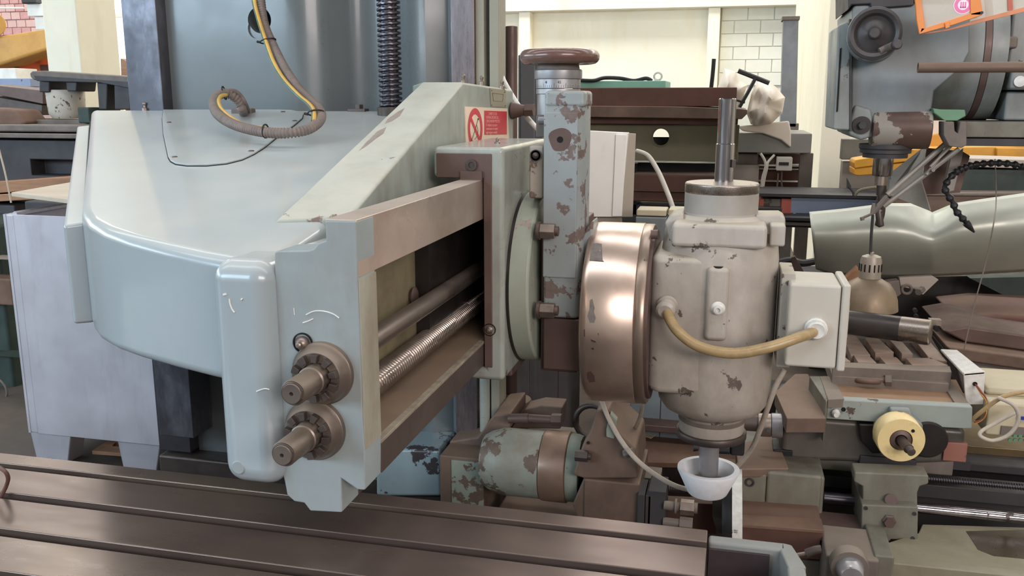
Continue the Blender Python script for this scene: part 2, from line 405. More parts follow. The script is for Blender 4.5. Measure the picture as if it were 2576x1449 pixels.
# ================================================================ GROUND-LEVEL STRUCTURE
fl = MB().box(-16, 14, -4, 16, -.1, 0).build('floor', 'floor', kind='structure')
WY = 13.0
wb = MB().box(-16, 14, WY, WY+.3, 0, 7).build('wall_back', 'wallw', kind='structure')
MB().box(13.7, 14, -4, 13, 0, 7).build('wall_right', 'wallw', kind='structure')
MB().box(-16, -15.8, -4, 13, 0, 7).build('wall_far_left', 'wallw', kind='structure')
MB().box(-16, 14, -4, -3.75, 0, 7).build('wall_front', mat('grey_front_wall', (176, 178, 178), .85, var=.04), kind='structure')
MB().box(-16, 14, -4, 13.3, 7.0, 7.2).build('ceiling', mat('grey_roof_deck', (150, 146, 140), .9, var=.05), kind='structure')
# ---- horizontal concrete beam and pilasters on the back wall
def tr(n, m, *pp, bevel=.01):
    b = MB(); b.box(*pp); return b.build(n, m, kind='structure', bevel=bevel)
zb0 = A(1600, 14, Y=WY-.25).z; 
tr('trim_1', 'wallw', -6, 14, WY-.25, WY, A(1600, 22, Y=WY-.25).z, A(1600, -110, Y=WY-.25).z)
for i, (xa, xb) in enumerate(((1305, 1333), (1781, 1811))):
    a = A(xa, 60, Y=WY-.2).x; b_ = A(xb, 60, Y=WY-.2).x
    tr('trim_%d' % (i+2), 'wallw', a, b_, WY-.2, WY, 0, A(1600, 22, Y=WY-.25).z)
# ---- pale block masonry right of the second pilaster
xa = A(1812, 100, Y=WY-.05).x; xe = xa+4.6; bw, bh = .345, .172
mb = MB().box(xa, xe, WY-.03, WY, 0, A(1600, 24, Y=WY).z); mb.build('masonry_joints', 'mortar', wb)
ztop = A(1600, 24, Y=WY).z; blk = None; r = 0; z = ztop-.01
while z-bh > 1.7:
    x = xa+.01-(bw/2 if r % 2 else 0)
    while x < xa+2.3:
        x0 = max(x, xa+.006); x1 = x+bw-.012
        if x1-x0 > .05:
            jit = random.uniform(0, .004)
            if blk is not None and x0 == x:
                o = blk.copy(); C.objects.link(o); o.parent = wb
                o.location = blk.location+Vector((x0-blk['x'], -jit, z-blk['z']))
                del o['x'], o['z']
            else:
                o = MB().box(x0, x1, WY-.045, WY-.02, z-bh+.008, z).build('block', 'whiteblock', wb, bevel=.004, seg=1)
                if x0 == x and blk is None: blk = o; o['x'] = x; o['z'] = z
        x += bw
    z -= bh; r += 1
del blk['x'], blk['z']
# ---- left: brick wall seen between the yellow arm and the pillar, white window strip beside column
WL = 12.0
bx0, bx1 = A(-60, 40, Y=WL).x, A(104, 40, Y=WL).x
wl = MB().box(bx0-2.5, bx1, WL, WL+.25, 0, 5.5).build('wall_left', 'brickmortar', kind='structure')
bw, bh = .165, .115; z = A(30, -8, Y=WL).z; r = 0; protos = []
zlow = A(30, 200, Y=WL).z
while z > zlow:
    x = bx0-(bw/2 if r % 2 else 0)
    while x < bx1-.06:
        k = random.randrange(2)
        key = (k,)
        p = next((q for q in protos if q[0] == k), None)
        xx = min(x, bx1-bw)
        if p is None:
            o = MB().box(xx+.006, xx+bw-.006, WL-.03, WL+.02, z-bh+.012, z).build('brick', ('brick', 'brick2')[k], wl, bevel=.004, seg=1)
            protos.append((k, o, xx, z))
        else:
            o = p[1].copy(); C.objects.link(o); o.parent = wl
            o.location = p[1].location+Vector((xx-p[2], random.uniform(-.006, .004), z-p[3]))
        x += bw
    z -= bh; r += 1
# window between pillar and column
a = A(262, 0, Y=WL); b = A(345, 0, Y=WL)
w1 = MB().box(bx1+.02, b.x+1.2, WL+.1, WL+.14, 1.4, 4.6).build('window_1', 'window', kind='structure')
for zz in (A(300, 38, Y=WL).z, 1.42, 4.56): MB().box(bx1+.02, b.x+1.2, WL+.02, WL+.1, zz-.03, zz+.03).build('window_bar', 'wallw', w1, bevel=.005)
for xx in (a.x-1.1, b.x+.9): MB().box(xx-.03, xx+.03, WL+.03, WL+.1, 1.4, 4.6).build('window_bar', 'wallw', w1, bevel=.005)
MB().box(bx1+.01, b.x+1.3, WL, WL+.25, 0, 1.38).build('wall_under_window', 'wallw', kind='structure')
# ---- pillars
def pillar(n, pxc0, pxc1, pxs, py, Y, label_side):
    a = A(pxc0, py, Y=Y).x; b = A(pxc1, py, Y=Y).x
    corner = b if label_side > 0 else a
    far = A(pxs, py, X=corner).y
    return MB().box(a, b, Y, far, 0, 6.5).build(n, 'cream', kind='structure', bevel=.012)
pillar('pillar_left', 118, 203, 302, 150, 6.2, 1)
pillar('pillar_right', 2068, 2143, 1985, 300, 7.6, -1)

# ================================================================ MACHINE COLUMN
col = thing('machine_column', 'tall blue-grey machine column with steel ways and round hole in its face', 'machine column', (-1.5, 3.3, 0))
plan = [(-2.205, 3.10), (-2.07, 3.10), (-2.07, 3.06), (-1.56, 3.07), (-1.50, 3.085), (-1.45, 3.14), (-1.41, 3.20), (-1.34, 3.235), (-1.24, 3.23), (-1.18, 3.19), (-1.13, 3.13), (-1.07, 3.10), (-1.02, 3.12), (-.995, 3.13), (-.93, 3.09), (-.93, 3.06), (-.815, 3.06), (-.81, 3.1), (-1.12, 4.1), (-2.205, 4.1)]
bodyc = MB().prism([(x, y, 0.0) for x, y in plan], (0, 0, 2.9)).build('column_casting', 'paint_col', col, ang=28)
h = A(650, 50, Y=3.06)
cut(bodyc, MB().cyl((h.x, 2.9, h.z), (h.x, 3.35, h.z), .046, n=40))
cut(bodyc, MB().cyl((h.x-.012, 2.9, h.z-.03), (h.x-.012, 3.075, h.z-.03), .036, n=24))
MB().box(h.x-.1, h.x+.1, 3.36, 3.4, h.z-.1, h.z+.1)
MB().box(-2.214, -2.07, 3.0, 3.1, .2, 2.9).build('way', 'steel_way', col, bevel=.003, label='dark grey machined left way')
MB().box(-.945, -.862, 3.0, 3.06, .33, 2.9).build('way', 'steel_way_r', col, bevel=.003, label='purplish oily right way')
MB().box(-.862, -.832, 3.015, 3.1, .33, 2.9).build('way_flank', mat('olive_flank', (150, 146, 130), .5, var=.06, vs=3, streak=((116, 104, 90), .3, (4, 4, .8))), col, bevel=.002)
MB().box(-.815, -.783, 3.02, 3.12, .33, 2.9).build('way_flank', M['flank'] if 0 else mat('olive_flank', (0,0,0)), col, bevel=.002)
mb = MB().box(-2.2, -.8, 2.97, 3.4, 0, .19); mb.build('base_foot', 'darksteel', col, bevel=.01)
mb = MB().slab([(945, 1150), (960, 1128), (1108, 1132), (1112, 1250), (945, 1250)], 2.93, .2); mb.build('foot_boss', mat('patchy_foot_paint', (150, 168, 172), .35, var=.1, vs=4, wear=((78, 68, 70), .34, 7, .1, .5), coat=.3), col, bevel=.015, seg=3)
a = A(1110, 1140, Y=2.8); b = A(1222, 1260, Y=2.8)
MB().box(a.x, b.x, 2.78, 3.05, .0, a.z+.0).build('way_plinth', 'brown_dusty', col, bevel=.004)
MB().box(a.x+.045, b.x, 2.772, 2.78, .0, a.z-.01).build('plinth_face', 'side_green', col, bevel=.002)
# lead screw
s = A(980, 130, Y=2.93)
ls = thing('lead_screw', 'vertical dark threaded lead screw in front of the machine column', 'lead screw', (s.x, 2.93, 1.5))
MB().screwthread((s.x, 2.93, 1.5), (s.x, 2.93, 2.9), .0395, .0165, .011, n=32, duty=.62).build('thread', 'darkscrew', ls, ang=60)
MB().cyl((s.x, 2.93, 1.5), (s.x, 2.93, 1.575), .047).build('collar', 'darksteel', ls, bevel=.003)
# round bars right of column
a = A(1287, 66, Y=3.35)
bar = thing('round_post', 'upright dark brown round steel post on a dished flange', 'post', (a.x, 3.35, 0))
zf = A(1287, 1003, Y=3.35).z
MB().cyl((a.x, 3.35, zf), (a.x, 3.35, a.z), .0225).build('bar', 'brown', bar, bevel=.003)
MB().lathe([(.085, -.05), (.085, -.012), (.078, 0), (.03, .006), (.028, .02), (.0225, .02)], (a.x, 3.35, zf), (0, 0, 1)).build('flange', 'brown_dusty', bar)
MB().cyl((a.x, 3.35, 0), (a.x, 3.35, zf-.04), .05).build('stand', 'darksteel', bar)
a = A(1219, 930, Y=2.92)
MBp = MB().cyl((a.x, 2.92, A(1219, 1085, Y=2.92).z), (a.x, 2.92, 1.1), .018)
tag(MBp.build('guard_tube', 'paint_saddle', bevel=.002), 'slim pale green upright tube beside the right column way', 'tube')

# ================================================================ RAIL CARRIAGE
car = thing('rail_carriage', 'large glossy pale green cantilever arm with sloping hood and steel rail', 'machine arm', (-1.2, 2.4, 1.0))
P = [(-2.385, 3.0), (-1.93, 2.4), (-1.50, 1.83), (-1.425, 1.73), (-1.385, 1.685), (-1.33, 1.632), (-1.25, 1.577), (-1.16, 1.532), (-1.05, 1.488), (-.95, 1.452), (-.86, 1.425), (-.80, 1.41), (-.78, 3.0)]
n = len(P); top = [Vector((x, y, HZ+HS*(y-3))) for x, y in P]; bot = [Vector((x, y, 1.078)) for x, y in P]
hood = MB().add(bot+top, [tuple(range(n))[::-1], tuple(range(n, 2*n))]+[(i, (i+1) % n, (i+1) % n+n, i+n) for i in range(n)])
hood.build('hood', 'paint', car, bevel=.022, seg=5, ang=40)
# side cover plate standing off the diagonal flank
nx, ny = -.797, -.604
def off(x, y, d): return (x+nx*d, y+ny*d)
def hz(y): return HZ+HS*(y-3)
e0, e1 = (-1.435, 1.76), (-2.33, 2.93)
for d0, d1, zt, zb, nm, mt in ((-.01, .008, -.03, 1.095, 'gasket', 'blackhole'), (.006, .052, -.045, 1.085, 'side_cover', 'paint')):
    pts = [off(*e0, d0), off(*e1, d0), off(*e1, d1), off(*e0, d1)]
    lo = [Vector((x, y, zb)) for x, y in pts]; hi = [Vector((x, y, hz(y)+zt)) for x, y in pts]
    MB().hexa(lo+hi).build(nm, mt, car, bevel=.008 if nm != 'gasket' else 0, seg=3)
# nose block
MB().box(-.888, -.768, 1.372, 2.95, .903, 1.325).build('nose_block', 'paint', car, bevel=.038, seg=6)
# cast end wall with dovetail outline
prof = [A(x, y, Y=1.4) for x, y in ((690, 660), (690, 634), (700, 631), (775, 630), (788, 626), (800, 612), (819, 605), (817, 555), (896, 556), (900, 700), (905, 820), (913, 1060), (918, 1140), (918, 1234), (899, 1232), (858, 1204), (860, 1290), (780, 1286), (765, 1266), (740, 1262), (722, 1246), (716, 1215), (700, 1150))]
prof = [(p.x, p.z) for p in prof]
MB().prism(XZ(prof, 1.4), (0, .078, 0)).build('end_casting', 'paint_end', car, bevel=.003)
# rear web and sills of the rail window
MB().box(-.79, -.735, 1.47, 2.98, .90, 1.32).build('rail_web', mat('stained_web', (138, 128, 100), .55, 0, var=.16, vs=4, streak=((74, 58, 46), .35, (5, 5, 5))), car)
MB().box(-.736, -.700, 2.02, 2.9, .99, 1.297).build('rail_shade_box', 'grime_and_shade', car)  # black box painted in as shade at the rail window's far end
web_hole = A(1035, 745, X=-.733)
MB().lathe([(.018, 0), (.024, .008), (.018, .012), (0, .012)], web_hole, (1, 0, 0), 20).build('web_hole_disc', 'brown', car)  # brown disc standing in for a triangular hole in the web
MB().box(-.735, -.671, 1.47, 2.98, 1.295, 1.325).build('upper_web', 'side_green', car)
MB().box(-.671, -.6135, 1.402, 2.98, 1.299, 1.4005).build('upper_way', 'steel_rail', car, bevel=.002, label='bright machined upper rail')
MB().box(-.6136, -.6120, 1.402, 1.478, .985, 1.297).build('window_edge', mat('grimy_cream_edge', (166, 164, 150), .5, var=.08, vs=8, streak=((124, 104, 82), .45, (9, 9, 3))), car)
lw = [(-.735, .975), (-.628, .975), (-.6135, .968), (-.6135, .909), (-.661, .930), (-.661, .861), (-.735, .863)]
MB().prism(XZ(lw, 1.478), (0, 1.5, 0)).build('lower_way', 'steel_low', car, bevel=.0015, label='dusty dovetailed lower rail')
MB().box(-.628, -.6125, 1.478, 2.98, .9685, .9755).build('wear_strip', mat('chipped_cream_strip', (160, 150, 132), .6, var=.2, vs=18, streak=((100, 80, 66), .5, (20, 20, 20))), car, bevel=.001)
# rib that climbs to the column
L0 = A(690, 555, X=-.905); L1 = A(1060, 207, Y=2.6); R1 = A(1165, 207, Y=2.6)
nr = (L1-L0).cross(R1-L1).normalized()
R0 = AP(880, 545, L0, nr)
L2 = A(1035, 214, Y=3.0); L2.z = 1.648; R2 = A(1292, 226, Y=2.98)
def dn(p, z): return Vector((p.x, p.y, z))
MB().hexa([dn(L0, 1.1), dn(R0, 1.1), dn(R1, 1.1), dn(L1, 1.1), L0, R0, R1, L1]).add(
    [dn(L1, 1.1), dn(R1, 1.1), dn(R2, 1.1), dn(L2, 1.1), L1, R1, R2, L2], [(0, 3, 2, 1), (4, 5, 6, 7), (0, 1, 5, 4), (1, 2, 6, 5), (2, 3, 7, 6), (3, 0, 4, 7)]).build('brace_rib', 'paint_side', car, bevel=.008, seg=3)
SN = (R2-R1).cross(Vector((0, 0, 1))).normalized()
if SN.y > 0: SN = -SN
def S_(px, py, d=0): return AP(px, py, R1+SN*d, SN)
# eye studs on the top edge
for px, py in ((1166, 204), (1212, 207), (1263, 218)):
    p = A(px, py, Y=2.9 if px > 1180 else 2.7)
    o = MB().lathe([(.009, -.02), (.009, .002), (.0045, .004), (.0045, .008), (.0065, .011), (.0065, .017), (.003, .021), (0, .021)], p, (0, 0, 1), 16)
    o.build('grease_nipple', 'bolt', car)
for px, py in ((365, 266), ):
    p = H_(px, 276); MB().lathe([(.011, -.01), (.011, .006), (.005, .008), (.005, .016), (.008, .02), (.008, .026), (0, .028)], p, (0, 0, 1), 16).build('grease_nipple', 'bolt', car)
p = H_(903, 279); MB().hexnut(p+Vector((0, 0, -.01)), p+Vector((0, 0, .022)), .016).build('hex_bolt', 'darksteel', car)
MB().box(p.x-.035, p.x+.03, p.y-.02, p.y+.02, p.z-.01, p.z+.008).build('clamp_plate', 'darksteel', car, bevel=.002)
# inspection cover on hood with slotted screws
cov = [H_(x, y, 0) for x, y in ((407, 300), (410, 340), (422, 398), (428, 408), (441, 415), (470, 419), (520, 419), (570, 414), (610, 404), (640, 390), (665, 374), (700, 346), (740, 318), (762, 299), (764, 290), (755, 284), (735, 280), (700, 279), (410, 279))]
up_ = Vector((0, -HS, 1)).normalized()
g = MB().prism([p-up_*.002 for p in cov], up_*.0035).build('cover_gap', 'blackhole', car)
cc = sum(cov, Vector())/len(cov)
g2 = MB().prism([cc+(p-cc)*.992+up_*.001 for p in cov], up_*.005).build('inspection_cover', 'paint', car, bevel=.0015)
for x, y in ((425, 309), (439, 396), (632, 381), (741, 305), (712, 282)):
    p = H_(x, y, .0055)
    MB().lathe([(.0085, 0), (.0085, .0022), (.006, .003), (0, .003)], p, up_, 16).build('cover_screw', 'bolt', car)
    q = p+up_*.0031
    MB().prism([q+Vector((-.007, -.001, 0)), q+Vector((.007, -.001, 0)), q+Vector((.007, .001, 0)), q+Vector((-.007, .001, 0))], up_*.0004).build('screw_slot', 'blackhole', car)
# gib block hanging below the hood, on the left way
a = A(388, 925, Y=2.86); b = A(487, 1103, Y=2.86)
MB().box(a.x, b.x, 2.86, 2.99, b.z, 1.1).build('gib_block', 'steel_way', car, bevel=.003)
# screws and splined shafts
for k, (sx, sz, yend, plain) in enumerate(((-.685, 1.126, 1.281, True), (-.705, 1.019, 1.275, False))):
    MB().cyl((sx, 1.47, sz), (sx, 2.9, sz), .022 if plain else .026, n=32).build('plain_shaft' if plain else 'screw_core', 'screw', car) if plain else \
        MB().screwthread((sx, 1.47, sz), (sx, 2.6, sz), .0285, .0122, .0055, n=28, duty=.55).build('feed_screw', 'screw', car, ang=60)
    # bearing boss
    MB().lathe([(.0575, .05), (.0575, -.006), (.0568, -.0095), (.0545, -.0115), (.0532, -.016), (.0485, -.0265), (.0442, -.031), (.028, -.031), (.028, -.024), (0, -.024)][::-1], (sx, 1.4, sz), (0, 1, 0), 48).build('bearing_boss', 'collar', car)
    # dog teeth
    x_, y_, z_ = MB().frame((0, 1, 0))
    for i in range(10):
        t0 = 2*PI*i/10+.2+.4*k; t1 = t0+2*PI/10*.52
        arc = [t0+(t1-t0)*j/3 for j in range(4)]
        pts = [Vector((sx, 1.370, sz))+(x_*math.cos(t)+y_*math.sin(t))*.0435 for t in arc]+[Vector((sx, 1.370, sz))+(x_*math.cos(t)+y_*math.sin(t))*.029 for t in arc[::-1]]
        MB().prism(pts, (0, -.0125, 0)).build('dog_tooth', 'darksteel', car, bevel=.001, seg=1)
    MB().lathe([(.025, -.02), (.025, -.052), (.0225, -.054), (.0225, yend-1.4+.004), (.021, yend-1.4+.0015), (.0175, yend-1.4+.0015), (.0175, yend-1.4-.002), (.0165, yend-1.4-.004), (.0035, yend-1.4-.004), (.0035, yend-1.4+.006), (0, yend-1.4+.006)], (sx, 1.331+.069, sz), (0, 1, 0), 40).build('drive_stub', 'collar', car)
    MB().torus((sx, yend+.0005, sz), (0, 1, 0), .0185, .0017, 32, 8, .5, 2*PI-.3).build('snap_ring', 'darksteel', car)
p = A(763, 862, Y=1.4)
MB().lathe([(.0185, .004), (.0185, -.004), (.0165, -.004), (.0165, .003), (0, .003)], p, (0, 1, 0), 28).build('plug_recess', 'blackhole', car)
MB().lathe([(.0125, .002), (.0125, -.006), (.009, -.012), (.0055, -.014), (.0055, -.020), (.003, -.022), (0, -.022)], p, (0, 1, 0), 20).build('grease_nipple', 'bolt', car)
# raised round plug on the nose block
p = A(601, 1175, Y=1.374)
MB().lathe([(.013, .001), (.0135, -.002), (.0115, -.0035), (0, -.0035)], p, (0, 1, 0), 26).build('filler_plug', 'paint_end', car)

for nm, m_, pts, r_ in (('paint_scratch', 'gland', [(770, 792), (790, 783), (815, 783), (838, 790), (853, 800)], .0012), ('paint_scratch', 'gland', [(762, 812), (775, 808), (788, 802)], .0013), ('paint_scratch', 'gland', [(739, 775), (741, 792)], .0009)):
    MB().tube([A(x, y, Y=1.3995) for x, y in pts], r_, 6).build(nm, m_, car)
for pts, r_ in (([(577, 752), (579, 765), (584, 778), (590, 786)], .0015), ([(562, 742), (570, 740)], .0022), ([(607, 752), (609, 754)], .0025), ([(645, 985), (665, 978), (678, 980)], .0012)):
    MB().tube([A(x, y, Y=1.3715) for x, y in pts], r_, 6).build('paint_scratch', 'gland', car)
for q in ([(1018, 272), (1000, 282), (975, 300), (968, 312), (985, 306), (1006, 292)], [(972, 320), (950, 330), (935, 345), (918, 362), (903, 380), (922, 368), (945, 350), (965, 336)]):
    MB().prism([AP(x, y, L0+nr*.0003, nr) for x, y in q], nr*(.0006 if nr.z > 0 else -.0006)).build('bare_patch', mat('rub_mark', (150, 136, 126), .6, var=.12, vs=30), car)
# warning sign and engraved tag on the rib
wsg = thing('warning_sign', 'red and white no-hand warning sign screwed on the green rib', 'sign', S_(1172, 345))
q = [S_(1170, 268, .003), S_(1277, 273, .003), S_(1283, 390, .003), S_(1174, 390, .003)]
MB().prism(q, -SN*.003).build('sign_plate', 'signw', wsg)
ex = (q[1]-q[0]); hx = ex.length; ex.normalize(); ez = Vector((0, 0, 1))
def sgn(u, v, d=.0005): return q[0]+ex*u*hx-ez*v*hx+SN*d
V1 = .24/(hx*1.0)*1.35/1.0 if 0 else 1.0
def sgv(u, v, d=.0005): return sgn(u, (v-.40)/1.9*1.15+.20, d)
SQ = lambda u0, v0, u1, v1, d: [sgn(u0, v0, d), sgn(u1, v0, d), sgn(u1, v1, d), sgn(u0, v1, d)]
MB().prism(SQ(.42, .03*V1, .975, .262*V1, .0002), SN*.0004).build('red_panel', 'red', wsg)
cx, cy, r1, r2 = .215, .20*V1, .165, .115
ring = MB(); pr = []
N_ = 36
vs = [sgn(cx+r1*math.cos(2*PI*i/N_), cy+1.15*V1*r1*math.sin(2*PI*i/N_), .0006) for i in range(N_)]+[sgn(cx+r2*math.cos(2*PI*i/N_), cy+1.15*V1*r2*math.sin(2*PI*i/N_), .0006) for i in range(N_)]
ring.add(vs, [(i, (i+1) % N_, (i+1) % N_+N_, i+N_) for i in range(N_)]).build('red_ring', 'red', wsg)
MB().prism([sgv(.10, .26), sgv(.135, .23), sgv(.335, .58), sgv(.305, .62)], SN*.0005).build('red_bar', 'red', wsg)
MB().tube([sgv(.12, .60, .001), sgv(.20, .44, .001), sgv(.245, .33, .001), sgv(.27, .27, .001)], .0008, 5).build('pictogram_arm', 'black', wsg)
MB().tube([sgv(.24, .34, .001), sgv(.27, .42, .001), sgv(.26, .50, .001), sgv(.20, .57, .001)], .0006, 5).build('pictogram_arm', 'black', wsg)
MB().sphere(sgv(.275, .255, .001), .0025, 8).build('pictogram_head', 'black', wsg)
rot_s = Matrix((( ex.x, 0, SN.x), (ex.y, 0, SN.y), (ex.z, 1, SN.z))).to_euler()
for i, (u, tx) in enumerate(((.52, 'DIVIETO DI'), (.46, 'OPERAZIONE SU'), (.46, 'ORGANI IN MOTO'), (.46, 'E vietato toccare'), (.46, 'avvicinare le mani'), (.46, 'agli organi mobili'))):
    text(tx, 'signink', sgn(u, .072+.036*i, .0009), .0125, wsg, rot_s)
tg = thing('engraved_tag', 'small worn engraved metal tag above the red warning sign', 'tag', S_(1250, 262))
t4 = [S_(1233, 222, .002), S_(1273, 226, .002), S_(1273, 270, .002), S_(1236, 268, .002)]
MB().prism(t4, -SN*.002).build('plate', 'plate_tag', tg)
MB().tube([S_(1239, 234, .0025), S_(1266, 237, .0025), S_(1265, 255, .0025), S_(1242, 254, .0025)], .0007, 5, closed=True, smooth=0).build('border', 'bolt', tg)
for x, y in ((1237, 228), (1270, 232), (1237, 265), (1271, 266)): MB().lathe([(.0016, 0), (.0016, .001), (0, .001)], S_(x, y, .002), SN, 8).build('rivet', 'black', tg)
# knob / stop bolt to the right of the sign
p0 = S_(1287, 278, 0)
kn = thing('stop_bolt', 'dark flared hex stop bolt sticking out right of the warning sign', 'bolt', p0)
ax = Vector((.93, -.05, .02)).normalized()
MB().lathe([(.027, 0), (.029, .004), (.022, .026), (.0185, .036), (.0165, .048)], p0, ax, 28).build('flared_collar', 'brown', kn)
MB().hexnut(p0+ax*.048, p0+ax*.078, .0225).build('hex_head', 'brown', kn, bevel=.001)

# ================================================================ SADDLE ON THE RAIL
sad = thing('milling_saddle', 'pale green saddle block clamped round the steel rail, worn brown edge', 'machine saddle', (-.65, 2.45, .86))
C_ = [(-.745, 1.482), (-.558, 1.482), (-.558, .868), (-.655, .868), (-.66, .905), (-.6115, .903), (-.6115, 1.4025), (-.745, 1.4025)]
MB().prism(XZ(C_, 2.2), (0, .55, 0)).build('saddle_body', 'paint_saddle', sad, bevel=.013, seg=4)
wp = [(-.735, 1.466), (-.589, 1.466), (-.589, .905), (-.6105, .905), (-.6105, 1.404), (-.735, 1.404)]
MB().prism(XZ(wp, 2.196), (0, .02, 0)).build('wiper_plate', 'brown', sad, bevel=.002)
p = A(1187, 415, Y=2.196); MB().cap(p, (0, -1, 0), .0145, .006).build('cap_screw', 'darksteel', sad)
a = A(1158, 430, Y=2.19); b = A(1213, 455, Y=2.19); MB().box(a.x, b.x, 2.186, 2.2, b.z, a.z).build('gib_key', 'brown', sad, bevel=.001)
p = A(1232, 829, Y=2.2); MB().lathe([(.017, .01), (.017, -.004), (.015, -.004), (.015, .002), (0, .002)], p, (0, 1, 0), 24).build('nipple_cup', 'grime_and_shade', sad)
MB().lathe([(.010, 0), (.010, -.006), (.005, -.01), (.005, -.014), (0, -.016)], p, (0, 1, 0), 16).build('grease_nipple', 'bolt', sad)
p = A(1251, 352, Y=2.4); p.z = 1.48; MB().lathe([(.008, 0), (.008, .006), (.004, .008), (.005, .015), (0, .019)], p, (0, 0, 1), 16).build('grease_nipple', 'bolt', sad)
MB().box(-.64, -.56, 2.3, 2.6, .85, .90).build('underside_clamp', 'brown', sad, bevel=.006)
# black box painting the shade in the space behind the saddle
MB().box(-.70, -.625, 2.62, 2.75, .99, 1.29).build('saddle_shade_box', 'grime_and_shade', sad)
# swivel plate (axis X)
YC, ZC = 2.46, 1.105
MB().lathe([(.2435, -.560), (.2435, -.552), (.240, -.550)], (0, YC, ZC), (1, 0, 0), 72).build('swivel_rim', 'grime_and_shade', sad)
MB().lathe([(.240, -.552), (.240, -.503), (.234, -.498), (.1, -.498)], (0, YC, ZC), (1, 0, 0), 72).build('swivel_plate', mat('chipped_swivel_paint', (160, 166, 152), .45, var=.1, vs=5, wear=((176, 160, 148), .3, 16, 0, .7), bump=.1), sad, bevel=.002)
# lug with nipple
a = A(1331, 366, Y=2.33); b = A(1367, 500, Y=2.33)
MB().box(a.x, b.x, 2.33, 2.45, b.z, a.z).build('lug', mat('cracked_lug_paint', (170, 160, 148), .6, var=.12, vs=8, wear=((128, 108, 98), .42, 18, .0, .6), bump=.1), sad, bevel=.006)
p = A(1348, 391, Y=2.33); MB().lathe([(.0155, .004), (.0155, -.004), (.0135, -.004), (.0135, .0), (.0085, 0), (.0085, -.006), (.005, -.010), (0, -.012)], p, (0, 1, 0), 24).build('grease_nipple', 'darksteel', sad)

# ================================================================ VERTICAL SLIDE
sl = thing('vertical_slide', 'upright blue-grey slide with badly peeling paint left of the bright steel drum', 'machine slide', (-.43, 2.45, .82))
YS = 2.3
a0 = A(1370, 235, Y=YS); b0 = A(1458, 235, Y=YS); zb = A(1370, 935, Y=YS).z
xl, xr = a0.x, b0.x; ztp = A(1420, 240, Y=YS).z
xr2 = A(1482, 300, Y=YS).x
xr2 = xr+.012
front = MB().prism([(xl, YS, 0), (xr, YS, 0), (xr2, YS+.025, 0), (xr2, 2.42, 0), (xl, 2.42, 0)], (0, 0, 1))
for v in front.v: v.z = ztp if v.z > .5 else A(1400, 800, Y=YS).z
so = front.build('slide_casting', 'paint_peel', sl, bevel=.008, seg=3)
p = A(1410, 351, Y=YS); MB().prism([Vector((p.x+.029*math.cos(t)*(1+.12*math.sin(3*t)), YS-.0066, p.z+.032*math.sin(t)*(1+.1*math.sin(2*t+1)))) for t in [i*PI/12 for i in range(24)]], (0, .004, 0)).build('bare_patch', 'brown', sl)
MB().cyl((p.x, YS-.0071, p.z), (p.x, YS, p.z), .0082).build('tapped_hole', 'blackhole', sl)
a = A(1371, 282, Y=YS); b = A(1449, 700, Y=YS)
MB().box(a.x-.002, b.x, YS-.006, YS+.01, b.z, a.z).build('slide_face', 'paint_peel', sl, bevel=.003)
# top block cap
a = A(1370, 232, Y=YS); b = A(1480, 270, Y=YS)
MB().box(a.x, xr2+.003, YS-.003, 2.425, b.z, a.z+.004).build('slide_cap', 'paint_peel', sl, bevel=.01, seg=3)
# lower brown base
a = A(1364, 560, Y=YS+.04); b = A(1452, 936, Y=YS+.04)
MB().box(a.x, b.x, YS+.03, 2.6, b.z, a.z).build('slide_base', 'brown', sl, bevel=.004)
a = A(1366, 800, Y=YS); b = A(1468, 937, Y=YS)
MB().box(a.x, b.x, YS+.004, YS+.05, b.z, a.z).build('base_plate', 'brown', sl, bevel=.004)
# sloped shoulder from slide to drum
MB().slab([(1440, 575), (1452, 592), (1466, 590), (1478, 566), (1490, 556), (1500, 760), (1440, 790)], YS+.05, .1).build('shoulder', 'paint_peel', sl, bevel=.015, seg=4)
# hex bolts whose axes run along X
for py in (580, 779):
    p = A(1352, py, Y=2.27)
    MB().lathe([(.024, 0), (.024, .008)], p, (1, 0, 0), 28).build('washer', 'brown', sl)
    MB().hexnut(p+Vector((.008, 0, 0)), p+Vector((.047, 0, 0)), .0215).build('hex_nut', 'bolt', sl, bevel=.0015)
    MB().cyl(p+Vector((.047, 0, 0)), p+Vector((.056, 0, 0)), .013).build('stud', 'brown', sl)
# handwheel stack
wc = A(1408, 143, Y=2.45)
hw = thing('slide_handwheel', 'brown rimmed handwheel with graduated dial on top of the peeling slide', 'handwheel', (wc.x, 2.45, 1.6))
def zz(py): return A(1405, py, Y=2.45).z
wcx, Yh = wc.x, 2.45
MB().torus((wcx, Yh, wc.z), (0, 0, 1), .0885, .0195, 64, 16).build('rim', 'wheel', hw)
MB().lathe([(.0, .004), (.03, .006), (.075, -.008), (.085, -.004), (.085, -.014), (.06, -.02), (.04, -.024), (.03, -.03), (0, -.03)], (wcx, Yh, wc.z), (0, 0, 1), 48).build('dished_web', 'wheel', hw)
MB().cyl((wcx-.003, Yh, zz(176)), (wcx-.003, Yh, zz(160)), .058, .055).build('hub', 'castgrey', hw, bevel=.003)
MB().lathe([(.056, zz(199)), (.0635, zz(199)), (.0645, zz(195)), (.0645, zz(178)), (.062, zz(175)), (.05, zz(175))], (wcx-.003, Yh, 0), (0, 0, 1), 64).build('clamp_ring', 'dial', hw)
dl = MB().lathe([(.050, zz(222)), (.0605, zz(222)), (.0605, zz(200)), (.05, zz(200))], (wcx-.003, Yh, 0), (0, 0, 1), 64).build('graduated_dial', 'dial', hw)
g = MB()
